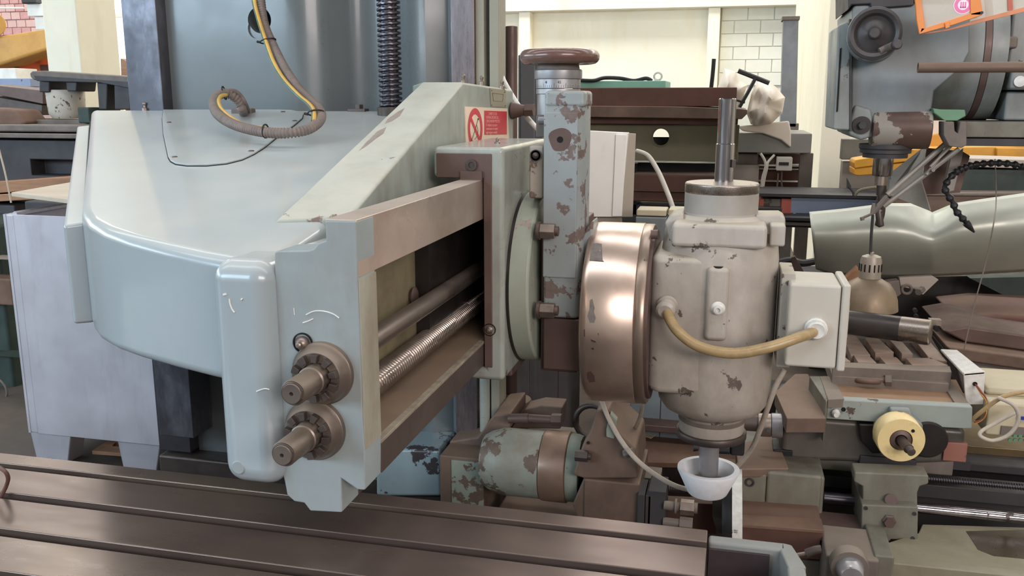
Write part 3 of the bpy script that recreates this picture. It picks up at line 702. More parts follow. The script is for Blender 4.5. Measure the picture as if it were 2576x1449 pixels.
for i in range(60):
    t = 2*PI*i/60; r_ = .0606; L_ = .011 if i % 5 == 0 else .006
    cxx, cyy = wcx-.003+r_*math.cos(t), Yh+r_*math.sin(t); z0 = zz(221)
    d = Vector((-math.sin(t), math.cos(t), 0))*.00045
    o_ = Vector((cxx, cyy, z0))
    g.add([o_-d, o_+d, o_+d+Vector((0, 0, L_)), o_-d+Vector((0, 0, L_))], [(0, 1, 2, 3)])
g.build('graduations', 'black', dl, kind='stuff')
for px, tx in ((1372, '4'), (1404, '45'), (1440, '5')):
    p = A(px, 210, Y=Yh-.062); th = math.asin(max(-1, min(1, (p.x-(wcx-.003))/.0612)))
    q_ = Vector((wcx-.003+.0612*math.sin(th)-.002, Yh-.0612*math.cos(th), zz(211)))
    text(tx, 'black', q_, .010, dl, (PI/2, 0, th), depth=.0003)
MB().lathe([(.052, zz(236)), (.060, zz(236)), (.060, zz(224)), (.05, zz(224))], (wcx-.003, Yh, 0), (0, 0, 1), 48).build('bearing_flange', 'dial', hw)
MB().cyl((wcx-.004, Yh, zz(290)), (wcx-.004, Yh, zz(236)), .056).build('bearing_housing', 'dial', hw, bevel=.002)
a = A(1352, 300, Y=2.42)
MB().box(a.x, a.x+.03, 2.40, 2.46, A(1352, 345, Y=2.42).z, zz(290)).build('bracket', 'castgrey', hw, bevel=.003)
p = A(1355, 302, Y=2.40); MB().cyl(p, p+Vector((.035, 0, 0)), .011).build('clamp_screw', 'dial', hw, bevel=.001)

# ================================================================ SPINDLE HEAD
hd = thing('spindle_head', 'pale grey spindle head with bright steel drum and domed lower nose', 'spindle head', (-.1, 2.45, .72))
YR, ZR = 2.45, 1.015
xa_, xb_, xc_ = -.362, -.222, -.196
MB().lathe([(.1, xa_), (.243, xa_), (.250, xa_+.006), (.252, xa_+.02), (.252, xb_-.002), (.25, xb_)], (0, YR, ZR), (1, 0, 0), 96).build('drum', 'steel_ring', hd, ang=50)
MB().lathe([(.2, xb_), (.2485, xb_), (.2505, xb_+.002), (.2505, xc_-.003), (.248, xc_), (.1, xc_)], (0, YR, ZR), (1, 0, 0), 96).build('graduated_ring', 'steel_ring2', hd, ang=50)
MB().lathe([(.235, xc_-.002), (.235, xc_+.008), (.15, xc_+.008)], (0, YR, ZR), (1, 0, 0), 72).build('backing_flange', 'brown', hd)
# filled casting scars on drum
def drum_patch(pxs, m_):
    pts = []
    for x, y in pxs:
        d = ray(x, y); a_ = d.y**2+d.z**2; b_ = 2*(-YR*d.y+(CH-ZR)*d.z); c_ = YR**2+(CH-ZR)**2-.2528**2
        t = (-b_-math.sqrt(b_*b_-4*a_*c_))/(2*a_); pts.append(Vector((d.x*t, d.y*t, CH+d.z*t)))
    c0 = sum(pts, Vector())/len(pts); nrm = Vector((0, c0.y-YR, c0.z-ZR)).normalized()
    MB().prism([p-nrm*.001 for p in pts], nrm*.0018).build('scar_patch', m_, hd)
drum_patch([(1489, 613), (1503, 612), (1514, 614), (1516, 655), (1519, 658), (1483, 655), (1486, 635)], mat('scar_filler', (122, 114, 110), .6, .1, var=.2, vs=60, bump=.2, bs=150))
drum_patch([(1484, 755), (1490, 752), (1496, 775), (1494, 785), (1499, 800), (1495, 812), (1484, 812), (1478, 795), (1483, 778)], M['darksteel'] if 0 else mat('scar_filler', (0, 0, 0)))
drum_patch([(1478, 936), (1487, 934), (1495, 945), (1497, 960), (1484, 962), (1477, 950)], 'brown')
for q_ in ([(1468, 830), (1471, 828), (1472, 846), (1469, 848)], [(1486, 853), (1498, 858), (1500, 862), (1488, 859)], [(1486, 877), (1493, 874), (1494, 880)], [(1504, 838), (1506, 838), (1506, 846)]):
    drum_patch(q_, 'darksteel')
# "60" mark on graduated ring
text('60', 'brown', A(1619, 657, Y=2.212), .010, hd, (PI/2, 0, 0), depth=.0008)
# neck joining drum and barrel
hx_ = -.022
nk = [(-.192, 2.32), (-.16, 2.30), (hx_, 2.30), (hx_, 2.60), (-.192, 2.60)]
zt_, zbm = A(1660, 642, Y=2.31).z, A(1650, 988, Y=2.31).z
MB().prism([(x, y, zbm) for x, y in nk], (0, 0, zt_-zbm)).build('neck', 'paint_head', hd, bevel=.02, seg=4)
# barrel
zh = lambda py: A(1800, py, Y=2.30).z
Bz = lambda py: A(1800, py, Y=2.45).z
prof = [(.045, .733), (.090, .735), (.094, .742), (.106, .748), (.134, .764), (.149, .786), (.154, .82), (.155, .90), (.155, 1.19), (.150, 1.24), (.146, 1.262), (.118, 1.288), (.104, 1.300), (.098, 1.302), (0, 1.302)]
MB().lathe(prof, (hx_+.002, YR, 0), (0, 0, 1), 72).build('barrel', 'paint_head', hd, ang=30)
# octagonal shoulder with lugs
oc = []
for i in range(8):
    t = PI/8+PI/4*i; oc.append((hx_+.152*math.cos(t), YR+.152*math.sin(t)))
MB().prism([(x, y, 1.19) for x, y in oc], (0, 0, .075)).build('shoulder', 'paint_head', hd, bevel=.012, seg=3)
_a = A(1690, 562, Y=2.29); _b = A(1928, 630, Y=2.29)
MB().box(_a.x, _b.x, 2.294, 2.42, _b.z, _a.z).build('front_plate', 'paint_head', hd, bevel=.012, seg=4)
for px in (1955,):
    a = A(px-16 if px > 1800 else px-4, 566, Y=2.33); b = A(px+20 if px > 1800 else px+34, 612, Y=2.33)
    MB().box(a.x, b.x, 2.335, 2.5, b.z-.01, a.z).build('lug', 'paint_head', hd, bevel=.006, seg=3)
a = A(1662, 545, Y=2.4); b = A(1700, 640, Y=2.4); MB().slab([(1672, 560), (1690, 540), (1720, 535), (1720, 640), (1690, 640)], 2.38, .12).build('left_ear', 'paint_head', hd, bevel=.006)
a = A(1978, 548, Y=2.40); MB().slab([(1900, 540), (1962, 540), (1976, 548), (1976, 570), (1962, 590), (1900, 600)], 2.40, .1).build('right_ear', 'paint_head', hd, bevel=.006)
# collar and cap
MB().lathe([(.100, 1.296), (.098, 1.304), (.0965, 1.306), (.0965, 1.358), (.09, 1.359)], (hx_, YR, 0), (0, 0, 1), 64).build('top_collar', mat('collar_paint', (158, 152, 144), .45, var=.08, vs=6), hd, bevel=.0015)
MB().lathe([(.09, 1.357), (.0955, 1.358), (.097, 1.361), (.097, 1.381), (.094, 1.3845), (.03, 1.388), (0, 1.388)], (hx_, YR, 0), (0, 0, 1), 64).build('cap_plate', 'steel', hd, bevel=.001)
sx_ = -.018
MB().lathe([(.0245, 1.38), (.0245, 1.485), (.0225, 1.487), (.0225, 1.601), (.0205, 1.603), (0, 1.603)], (sx_, YR, 0), (0, 0, 1), 48).build('spindle_tail', 'chrome', hd, ang=40)
p = A(1843, 412, Y=YR-.02); MB().box(p.x-.002, p.x+.008, YR-.022, YR-.012, p.z-.01, p.z+.01).build('flat', 'darksteel', hd)
# vertical boss on barrel
bz0, bz1 = A(1800, 857, Y=2.285).z, A(1800, 672, Y=2.285).z
a = A(1776, 760, Y=2.285).x; b = A(1832, 760, Y=2.285).x
MB().box(a, b, 2.277, 2.34, bz0, bz1).build('boss', 'paint_head', hd, bevel=.012, seg=4)
MB().cyl(((a+b)/2-.001, 2.292, bz1-.002), ((a+b)/2-.001, 2.292, bz1+.0006), .012).build('boss_hole', 'blackhole', hd)
p = A(1806, 776, Y=2.277)
MB().lathe([(.0185, 0), (.0165, .004), (.014, .006), (.0115, .007), (.0105, .016), (.0065, .017), (.0062, .010), (0, .010)], p, (0, -1, -.1), 28).build('hex_plug', 'gland', hd)
# gland with ochre cable into the neck
p = A(1679, 770, Y=2.29)
MB().lathe([(.028, 0), (.028, .010), (.022, .012), (.022, .018), (.0255, .02), (.0255, .034), (.018, .04)], p+Vector((0, .012, 0)), (-.1, -1, -.25), 28).build('cable_gland', 'paint_head', hd, bevel=.001)
# bolts near flange
for px, py in ((1637, 915), (1640, 715)):
    p = A(px, py, Y=2.33); MB().cyl(p-Vector((.02, 0, 0)), p+Vector((.006, 0, 0)), .0095).build('flange_screw', 'darksteel', hd, bevel=.001)
p = A(1649, 590, Y=2.36); MB().cyl(p-Vector((.012, 0, 0)), p+Vector((.006, 0, 0)), .012).build('flange_screw', 'brown', hd)
# scuffs: small round pock marks
for px, py in ((1829, 585), (1925, 630), (1724, 715)):
    pass
# nose and flange
hn = hx_+.002
MB().lathe([(.088, .722), (.0915, .724), (.0915, .735), (.086, .738)], (hn, YR, 0), (0, 0, 1), 56).build('nose_ring', 'castgrey', hd)
MB().lathe([(.084, .690), (.0885, .692), (.090, .697), (.090, .722), (.084, .724)], (hn, YR, 0), (0, 0, 1), 56).build('nose_collar', 'paint_head', hd)
MB().lathe([(.03, .672), (.0955, .672), (.0975, .675), (.0975, .689), (.0955, .692), (.06, .692)], (hn, YR, 0), (0, 0, 1), 64).build('flange_disc', 'darksteel', hd)
MB().lathe([(0, .556), (.0265, .556), (.0275, .558), (.0275, .68)], (hx_-.0, YR, 0), (0, 0, 1), 40).build('quill', 'dial', hd)
MB().lathe([(.030, .64), (.034, .6), (.034, .62)], (hx_, YR, 0), (0, 0, 1), 40)
# junction box
jb = thing('junction_box', 'pale grey junction box bolted to the right of the spindle head', 'junction box', (.21, 2.36, .9))
a = A(1968, 690, Y=2.32); b = A(1987, 930, Y=2.32)
MB().box(a.x, b.x, 2.335, 2.50, b.z-.0, a.z).build('mounting_plate', 'paint_head', jb, bevel=.003)
a = A(1987, 713, Y=2.28); b = A(2102, 930, Y=2.28)
bx_ = MB().box(b.x-(b.x-a.x), b.x, 2.28, 2.46, b.z, a.z).build('case', 'boxwhite', jb, bevel=.008, seg=4)
MB().box(b.x-.001, b.x+.0015, 2.285, 2.455, b.z+.005, a.z-.005).build('lid_gap', 'darksteel', jb)
MB().box(b.x+.0015, b.x+.021, 2.276, 2.464, b.z-.004, a.z+.004).build('lid', 'boxwhite', jb, bevel=.006, seg=4)
MB().box(b.x+.019, b.x+.024, 2.30, 2.34, b.z+.08, b.z+.17).build('lid_latch', 'boxwhite', jb, bevel=.001)
p = A(2052, 826, Y=2.28)
gl = MB().lathe([(.028, 0), (.028, .008), (.025, .010), (.023, .026), (.019, .030), (.015, .028)], p, (0, -1, 0), 16).build('cable_gland', 'gland', jb)
hc = MB().tube([A(1680, 783, Y=2.272), A(1684, 800, Y=2.25), A(1704, 832, Y=2.215), A(1745, 865, Y=2.19), A(1800, 884, Y=2.18), A(1862, 888, Y=2.18), A(1940, 872, Y=2.19), A(2005, 850, Y=2.215), A(2040, 838, Y=2.25), A(2052, 828, Y=2.275)], .0136, 16).build('looped_cable', 'hose')
tag(hc, 'thick ochre cable looping from the spindle head to the junction box', 'cable')
# ================================================================ GRINDING CUP
cz1 = A(1778, 1172, Y=YR).z; cz0 = A(1778, 1228, Y=YR).z
gc = thing('grinding_cup', 'white flared cup grinding wheel under the spindle', 'grinding wheel', (hx_, YR, cz0))
MB().lathe([(0, .0), (.052, 0), (.056, .004), (.0865, .070), (.0865, .077), (.072, .077), (.062, .03), (.05, .018), (0, .018)], (hx_, YR, cz0-.014), (0, 0, 1), 64).build('cup', 'cup', gc, ang=40)
MB().lathe([(.0618, .0305), (.049, .0185), (.0, .0185)], (hx_, YR, cz0-.0135), (0, 0, 1), 64, cap=False).build('inner_face', 'cupin', gc)
MB().lathe([(.03, .018), (.03, .03), (.026, .032)], (hx_, YR, cz0-.014), (0, 0, 1), 32).build('clamp_nut', 'darksteel', gc)
# thin grey cable hanging behind the drum, under the cup and up to the box
t1 = MB().tube([A(1512, 1005, Y=2.62), A(1530, 1050, Y=2.6), A(1560, 1105, Y=2.58), A(1600, 1155, Y=2.56), A(1650, 1195, Y=2.56), A(1710, 1226, Y=2.56), A(1770, 1232, Y=2.58), A(1820, 1205, Y=2.57), A(1862, 1165, Y=2.54), A(1893, 1125, Y=2.5), A(1910, 1085, Y=2.46), A(1928, 1035, Y=2.42), A(1950, 975, Y=2.40), A(1973, 930, Y=2.40)], .0075, 12).build('hanging_cable', 'greycable')
tag(t1, 'thin pale grey cable drooping behind the white grinding cup', 'cable')
t2 = MB().tube([A(1616, 1010, Y=2.75), A(1614, 1035, Y=2.75), A(1604, 1065, Y=2.75), A(1590, 1090, Y=2.78), A(1575, 1105, Y=2.8)], .0065, 10).build('short_cable', 'greycable')
tag(t2, 'short grey cable hanging below the rear edge of the steel drum', 'cable')

# ================================================================ TABLE
tb = thing('machine_table', 'long machined steel table with T-slots across the foreground', 'machine table', (-1.3, 1.2, .5))
YB, XR, XL = 1.612, -.01, -3.4
edges = [(YB, 1.563), (1.541, 1.436), (1.410, 1.3), (1.274, 1.168), (1.142, 1.03), (1.004, .80)]
for i, (y1, y0) in enumerate(edges):
    MB().box(XL, XR, y0, y1, .772, .8).build('table_land', 'table', tb, bevel=.0025, seg=2)
for i in range(5):
    y1 = edges[i][1]; y0 = edges[i+1][0]
    MB().box(XL, XR, y0-.012, y1+.012, .735, .742).build('slot_floor', 'tablegroove', tb)
MB().box(XL, XR, .8, YB, .60, .735).build('table_body', 'table', tb)
for i in range(5):
    y1 = edges[i][1]; y0 = edges[i+1][0]
for i, (y1, y0) in enumerate(edges):
    MB().box(XL, XR, y0+.012, y1-(.012 if i else 0), .735, .772).build('slot_wall', 'tablegroove', tb)
MB().box(XL, XR-.1, .9, 1.5, .0, .6).build('table_bed', 'trough', tb)
# coolant trough on the right end
te = thing('coolant_trough', 'dark coolant trough at the right end of the steel table', 'trough', (.1, 1.2, .6))
pr_ = [A(1784, 1338, Z=.795), A(1935, 1357, Z=.795), A(1978, 1366, Z=.795), A(1996, 1392, Z=.795)]
x1 = pr_[-1].x
MB().box(XR+.002, pr_[2].x, 1.575, 1.605, .6, .795).build('trough_wall', 'trough', te, bevel=.006)
MB().prism([Vector((pr_[2].x-.01, 1.605, .6)), Vector((pr_[2].x+.01, 1.60, .6)), Vector((x1+.02, 1.52, .6)), Vector((x1-.012, 1.51, .6)), Vector((pr_[2].x-.012, 1.575, .6))], (0, 0, .195)).build('trough_wall', 'trough', te, bevel=.004)
MB().box(XR+.004, pr_[2].x-.03, 1.568, 1.576, .62, .783).build('inner_lining', mat('oily_lining', (66, 56, 58), .35, .2, var=.3, vs=5), te)
MB().box(x1-.014, x1+.018, .8, 1.52, .6, .795).build('trough_wall', 'trough', te, bevel=.006)
MB().box(XR+.002, x1, .8, 1.59, .6, .62).build('trough_floor', mat('oily_trough_floor', (70, 60, 60), .3, .2, var=.3, vs=4), te)
# twisted bar handle at the left edge of the table
rp = MB().tube([A(-60, 1195, Z=.80), A(-20, 1172, Z=.845), A(8, 1182, Z=.86), A(20, 1200, Z=.845), A(16, 1222, Z=.82), A(2, 1250, Z=.795)], .0042, 8).build('wire_hook', 'rust')
tag(rp, 'bent rusty wire hook lying at the left edge of the steel table', 'hook')

# ================================================================ CONDUITS ON THE ARM
hs = thing('conduit_loop', 'grey corrugated conduit looping from the column hole onto the hood', 'conduit', H_(622, 285))
c1 = [A(652, -60, Y=2.95), A(656, 0, Y=2.92), A(665, 60, Y=2.88), A(685, 110, Y=2.82), A(715, 170, Y=2.74), A(752, 225, Y=2.66), A(785, 258, Y=2.6), A(806, 283, Y=2.52), A(803, 305, Y=2.46), A(775, 325, Y=2.40), A(730, 334, Y=2.36), A(680, 334, Y=2.36), A(630, 326, Y=2.38), A(583, 311, Y=2.42), A(548, 288, Y=2.5), A(537, 262, Y=2.58), A(545, 243, Y=2.64), A(566, 235, Y=2.7), A(588, 244, Y=2.72), A(603, 262, Y=2.74), A(609, 275, Y=2.76), H_(614, 288)]
MB().corr(c1, .0155, .0098).build('corrugated_hose', 'rubber', hs, ang=60)
c2 = [A(566, 230, Y=2.71), A(590, 230, Y=2.74), A(606, 243, Y=2.76), A(617, 262, Y=2.78), H_(626, 284)]
MB().tube(c2, .0085, 10).build('side_hose', 'rubber', hs)
for nm, mt, dx, rr in (('yellow_wire', 'yellowwire', 0, .0062), ('green_wire', 'greenwire', -4, .0045)):
    MB().tube([A(640+dx, -60, Y=2.93), A(640+dx, 0, Y=2.9), A(652+dx, 50, Y=2.86), A(668+dx, 100, Y=2.8), A(688+dx, 155, Y=2.74), A(715+dx, 200, Y=2.68), A(752+dx, 240, Y=2.6), A(778+dx, 262, Y=2.54), A(790+dx, 280, Y=2.49), A(790+dx, 305, Y=2.43)], rr, 10).build(nm, mt, hs)
    MB().tube([A(568, 238+dx, Y=2.66), A(555+dx, 243, Y=2.62), A(550+dx, 258, Y=2.57), A(560+dx, 278, Y=2.52), A(590+dx, 302, Y=2.46), A(625, 318-dx*.3, Y=2.42), A(665, 322, Y=2.40)], rr, 10).build(nm, mt, hs)
def tie(c, ax_, r_):
    MB().torus(c, ax_, r_, .0025, 20, 6).build('cable_tie', 'black', hs)
    MB().cyl(c+Vector((-r_, -.004, -.004)), c+Vector((-r_-.012, -.004, -.002)), .004, n=8).build('tie_head', 'black', hs)
tie(A(674, 103, Y=2.82), (.25, -.1, -.9), .026)
tie(A(795, 284, Y=2.5), (.2, -.3, -.9), .024)
tie(A(668, 330, Y=2.37), (1, 0, 0), .019)
tie(A(564, 234, Y=2.69), (1, .3, .2), .021)
p = H_(616, 288); MB().box(p.x-.045, p.x+.035, p.y-.018, p.y+.018, p.z-.002, p.z+.022).build('hose_clamp', 'castgrey', hs, bevel=.006)
# white hose that runs past the round post
w_ = MB().tube([A(1248, 60, Y=3.2), A(1262, 72, Y=3.18), A(1262, 110, Y=3.16), A(1256, 150, Y=3.14), A(1262, 190, Y=3.1), A(1285, 235, Y=3.06), A(1320, 288, Y=3.0), A(1365, 338, Y=2.9), A(1400, 370, Y=2.8)], .0085, 10).build('white_hose', 'gland')
tag(w_, 'slim off-white hose running down past the brown round post', 'hose')
# ================================================================ BACKGROUND, LEFT SIDE
def ZP(pxs, Z): return [A(x, y, Z=Z) for x, y in pxs]
def zslab(pxs, Z, th): return MB().prism(ZP(pxs, Z), (0, 0, -th))
def single(mb, name, m, label, cat, group=None, **k):
    return tag(mb.build(name, m, **k), label, cat, group)
# open-topped galvanised cabinet
cb = thing('sheet_metal_bin', 'open-topped galvanised sheet bin left of the machine column', 'metal bin', (-2.6, 3.5, 0))
X0, X1, Y0, Y1, Z0, Z1 = -2.985, -2.222, 3.15, 3.85, .148, 1.125
MB().box(X0+.05, X1, Y0, Y0+.012, Z0, Z1).build('front_panel', 'sheet', cb, bevel=.002)
MB().box(X0, X0+.05, Y0+.002, Y0+.03, Z0, Z1).build('corner_post', 'sheet', cb, bevel=.006, label='duller grey left corner fold')
MB().box(X0, X0+.012, Y0, Y1, Z0, Z1).build('side_panel', 'sheet', cb)
MB().box(X1-.012, X1, Y0+.012, Y1, Z0, Z1).build('side_panel', 'sheet', cb)
MB().box(X0, X1, Y1, Y1+.012, Z0, Z1-.02).build('rear_panel', 'sheet', cb)
MB().box(X0, X1, Y0+.01, Y1, Z0, Z0+.012).build('bottom_panel', 'sheet', cb)
a = A(28, 540, Z=Z1); b_ = A(168, 512, Z=Z1)
MB().tube([a+Vector((0, .02, 0)), b_+Vector((.05, .02, 0))], .012, 6, smooth=0).build('rim_bar', 'sheet', cb)
for fx in (A(140, 1150, Y=3.2).x, -2.45):
    a0_, a1_ = fx-.115, fx+.105
    MB().prism([Vector((a0_, 3.19, Z0)), Vector((a1_, 3.19, Z0)), Vector((a1_-.035, 3.19, 0)), Vector((a0_+.02, 3.19, 0))], (0, .1, 0)).build('foot', 'sheet', cb, bevel=.006)
# plywood board over timber behind
tbz = 1.205
single(zslab([(28, 484), (190, 456), (215, 466), (215, 508), (168, 501)], tbz, .018).add([], []), 'plywood_board', 'woodpale', 'pale pointed plywood sheet lying above the galvanised bin', 'board', bevel=.002)
single(MB().box(A(60, 506, Y=4.02).x, A(230, 506, Y=4.02).x, 4.02, 4.17, 0, A(60, 506, Y=4.02).z), 'support_crate', 'castdark', 'dark crate under the pale plywood sheet', 'crate', bevel=.01)
# dusty machine bed casting
bc = thing('bed_casting', 'dusty grey stacked machine bed casting behind the left end of the arm', 'casting', A(80, 460, Y=4.6))
MB().pbox(-120, 312, 260, 334, 4.62, .5).build('top_ledge', 'castgrey', bc, bevel=.012)
MB().pbox(-120, 300, 260, 314, 4.8, .4).build('upper_plate', 'castgrey', bc, bevel=.006)
MB().pbox(-120, 334, 260, 350, 4.58, .5).build('lip', 'castgrey', bc, bevel=.006)
o = MB().pbox(-120, 350, 260, 462, 4.64, .45).build('side_wall', 'castdark', bc, bevel=.006)
rc = A(63, 402, Y=4.6); rd = A(240, 446, Y=4.6)
cut(o, MB().box(rc.x, rd.x, 4.5, 4.76, rd.z, rc.z))
# timbers
g_ = 'timber baulks under the grey bed casting'
for i, (p, lab) in enumerate((([(-80, 462), (200, 442), (200, 470), (-80, 492)], 'upper brown timber baulk under the grey bed casting'), ([(-80, 494), (120, 482), (120, 500), (-80, 512)], 'lower brown timber baulk under the grey bed casting'))):
    single(MB().slab(p, 4.5-.02*i, .3), 'timber_baulk', 'wood', lab, 'timber', g_, bevel=.006)
single(MB().pbox(-90, 512, 40, 560, 4.5, .4), 'steel_block', 'castdark', 'dark steel block under the timbers at the left edge', 'steel block', bevel=.01)
lc = thing('green_casting', 'dark green machine casting in shadow left of the galvanised bin', 'casting', A(20, 1150, Y=3.9))
MB().pbox(-200, 560, 62, 1190, 4.05, .9).build('body', 'dkgreen', lc, bevel=.02)
MB().pbox(-200, 640, 26, 655, 3.98, .1).build('ledge', 'castgrey', lc, bevel=.006)
MB().pbox(-200, 690, 34, 770, 3.95, .12).build('rusty_plate', 'rustbright', lc, bevel=.01)
MB().pbox(-200, 880, 55, 900, 3.95, .12).build('ledge', 'dkgreen', lc, bevel=.006)
MB().slab([(-60, 1120), (80, 1070), (80, 1090), (-60, 1150)], 3.9, .05).build('foot_rail', 'castdark', lc)
MB().torus(A(-10, 980, Y=3.9), (0, 1, .1), .07, .006).build('ring_handle', 'castgrey', lc)
rb = MB().tube([A(-12, 340, Y=4.1), A(0, 385, Y=4.1), A(14, 440, Y=4.1), A(28, 510, Y=4.1)], .005, 6)
single(rb, 'wire_rod', 'woodpale', 'thin pale rod leaning at the left edge of the picture', 'rod')
# brown rotated channels and dark casting with arched legs
ch = thing('brown_channel', 'dark brown steel channel pointing right at the left edge', 'steel channel', A(50, 290, Y=5.0))
MB().slab([(-40, 212), (108, 228), (108, 262), (-40, 232)], 4.95, .25).build('flange', 'brown', ch, bevel=.004)
MB().slab([(-40, 238), (106, 264), (106, 290), (-40, 268)], 4.98, .25).build('web', 'darksteel', ch, bevel=.004)
MB().slab([(-40, 270), (40, 276), (66, 310), (50, 318), (-40, 316)], 4.7, .2).build('rusty_end', 'rustbright', ch, bevel=.02, seg=3)
dr = A(149, 226, Y=4.9); dz = A(149, 298, Y=4.9).z
single(MB().lathe([(.112, dr.z), (.115, dr.z-.005), (.108, dz+.03), (.085, dz), (0, dz)][::-1], (dr.x, 4.95, 0), (0, 0, 1), 40), 'whitewashed_pot', 'speck', 'round pot with speckled whitewash under the dark legged casting', 'pot')
single(MB().pbox(193, 270, 226, 310, 4.75, .3), 'green_block', 'dkgreen', 'dark green block between whitewashed pot and hood', 'block', bevel=.008)
lg = thing('legged_casting', 'dark iron casting with four legs in front of the left pillar', 'casting', A(200, 270, Y=4.85))
MB().slab([(74, 184), (80, 179), (110, 178), (325, 192), (325, 218), (270, 210), (200, 202), (100, 198), (84, 202), (76, 194)], 4.8, .22).build('top_bar', 'castgrey', lg, bevel=.008)
MB().slab([(84, 190), (325, 206), (325, 222), (250, 208), (92, 204)], 4.79, .22).build('under_rib', 'castdark', lg, bevel=.004)
for q in ([(98, 200), (124, 200), (123, 232), (98, 232)], [(164, 200), (194, 200), (191, 230), (168, 230)], [(243, 206), (270, 208), (268, 276), (248, 276)], [(286, 206), (325, 208), (328, 276), (288, 276)]):
    MB().slab(q, 4.82, .18).build('leg', 'castdark', lg, bevel=.008)
single(MB().pbox(-60, 198, 78, 218, 5.6, .3), 'pale_blue_beam', 'bluegrey', 'pale blue-grey beam end below the orange machine', 'beam', bevel=.004)
om = thing('orange_machine', 'orange machine body with yellow slanting arm at upper left', 'machine', A(60, 200, Y=7.4))
MB().pbox(-150, 95, 200, 205, 7.4, .6).build('body', 'orange', om, bevel=.01)
MB().slab([(-150, 92), (0, 90), (190, 60), (190, 112), (110, 128), (0, 164), (-150, 175)], 7.0, .3).build('arm', 'yellow', om, bevel=.03, seg=3)
MB().cyl(A(-20, 60, Y=6.95), A(-20, 60, Y=7.3), .11).build('pivot', 'yellow', om, bevel=.01)
for x, y in ((92, 148), (40, 166)): MB().cyl(A(x, y, Y=7.37), A(x, y, Y=7.42), .026 if x > 50 else .02).build('knob', 'olive', om, bevel=.004)
MB().pbox(100, 163, 122, 178, 7.38, .03).build('name_plate', 'rust', om)
single(MB().pbox(-30, 172, 42, 204, 6.6, .25), 'paper_box', 'whitebox', 'small white box at the left edge below the orange machine', 'box', bevel=.004)
wf = thing('white_fitting', 'white stepped steel fitting on the brick wall left of the pillar', 'fitting', A(90, 75, Y=11.5))
MB().pbox(66, 10, 112, 40, 11.5, .3).build('upper_block', 'whitebox', wf, bevel=.01)
MB().pbox(86, 42, 122, 74, 11.55, .3).build('lower_block', 'whitebox', wf, bevel=.01)
MB().tube([A(-40, 20, Y=11.6), A(60, 20, Y=11.6)], .012, 6, smooth=0).build('rail', 'whitebox', wf)
MB().pbox(50, -20, 90, 8, 11.4, .3).build('dark_bracket', 'castdark', wf, bevel=.02)
single(MB().slab([(303, 147), (326, 158), (326, 192), (304, 190)], 5.4, .3).box(A(303, 190, Y=5.4).x+.0, A(326, 190, Y=5.4).x, 5.42, 5.68, 0, A(303, 190, Y=5.4).z), 'carton', 'wood', 'brown carton wedged between left pillar and machine column', 'carton', bevel=.003)
# plank on the floor under the bin
a = [A(x, y, Z=.02) for x, y in ((232, 1143), (290, 1105), (420, 1110), (520, 1165))]
o = single(MB().prism(a, (0, 0, .018)), 'floor_plank', 'wood', 'flat plank with a square hole lying under the galvanised bin', 'plank', bevel=.002)
a = [A(x, y, Z=.038) for x, y in ((282, 1122), (290, 1113), (325, 1114), (316, 1124))]
cut(o, MB().prism([p-Vector((0, 0, .03)) for p in a], (0, 0, .06)))

# ================================================================ BACKGROUND, CENTRE
_la = A(1303, 138, Y=4.3); _lb = A(1373, 138, Y=4.3)
single(MB().box(_la.x, _lb.x, 4.3, 4.8, 0, _la.z).pbox(1310, 146, 1345, 410, 4.285, .02), 'grey_locker', mat('locker_grey', (96, 96, 98), .5, var=.05), 'tall dark grey locker behind the handwheel', 'locker', bevel=.006)
lk = bpy.data.objects['grey_locker']
sp = thing('zinc_panel', 'streaked grey zinc splash panel under the saddle', 'metal panel', A(1400, 1080, Y=3.6))
for (x0, x1) in ((1262, 1330), (1331, 1404), (1405, 1462), (1463, 1530)):
    MB().pbox(x0, 860, x1, 1078, 3.6+(.004 if x0 in (1331, 1463) else 0), .02).build('panel_strip', 'sheetgrey', sp, bevel=.003)
MB().pbox(1262, 1078, 1530, 1130, 3.58, .1).build('lower_rail', 'castgrey', sp, bevel=.004)
MB().pbox(1270, 1130, 1520, 1300, 3.62, .1).build('lower_panel', 'brown', sp)
# rusty bed stack behind the drum
rbd = thing('rusty_bed', 'long olive and rust machine bed with round hole behind the spindle', 'machine bed', A(1650, 540, Y=5.0))
MB().pbox(1440, 221, 1852, 268, 5.0, .7).build('top_channel', 'rust', rbd, bevel=.004)
MB().slab([(1440, 266), (1700, 268), (1868, 274), (1880, 276), (1880, 286), (1866, 300), (1440, 294)], 4.92, .8).build('ledge', 'brown_dusty', rbd, bevel=.004)
MB().pbox(1440, 294, 1856, 314, 5.0, .7).build('under_ledge', 'rust', rbd, bevel=.004)
o = MB().pbox(1440, 312, 1856, 408, 5.05, .06).build('web', 'olive', rbd, bevel=.004)
hc_ = A(1662, 345, Y=5.05); MB().box(hc_.x-.1, hc_.x+.1, 5.3, 5.32, hc_.z-.1, hc_.z-.01).build('hole_backing', 'black', rbd)  # black box behind the lower half of the hole
cut(o, MB().cyl((hc_.x, 4.9, hc_.z), (hc_.x, 5.3, hc_.z), .046, n=32))
MB().torus((hc_.x, 5.047, hc_.z), (0, 1, 0), .049, .003, 32, 8).build('hole_rim', 'olive', rbd)
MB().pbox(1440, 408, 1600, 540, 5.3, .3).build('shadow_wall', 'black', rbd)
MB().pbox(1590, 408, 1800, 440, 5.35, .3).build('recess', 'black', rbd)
MB().pbox(1590, 438, 1820, 512, 5.1, .5).build('lower_beam', 'rust', rbd, bevel=.01)
MB().pbox(1590, 478, 1820, 486, 5.06, .06).build('beam_lip', 'rust', rbd, bevel=.003)
MB().pbox(1500, 512, 1960, 640, 5.3, .3).build('plinth', 'castdark', rbd)
x_, y_ = A(1860, 330, Y=5.0), A(1600, 1250, Y=5.0)
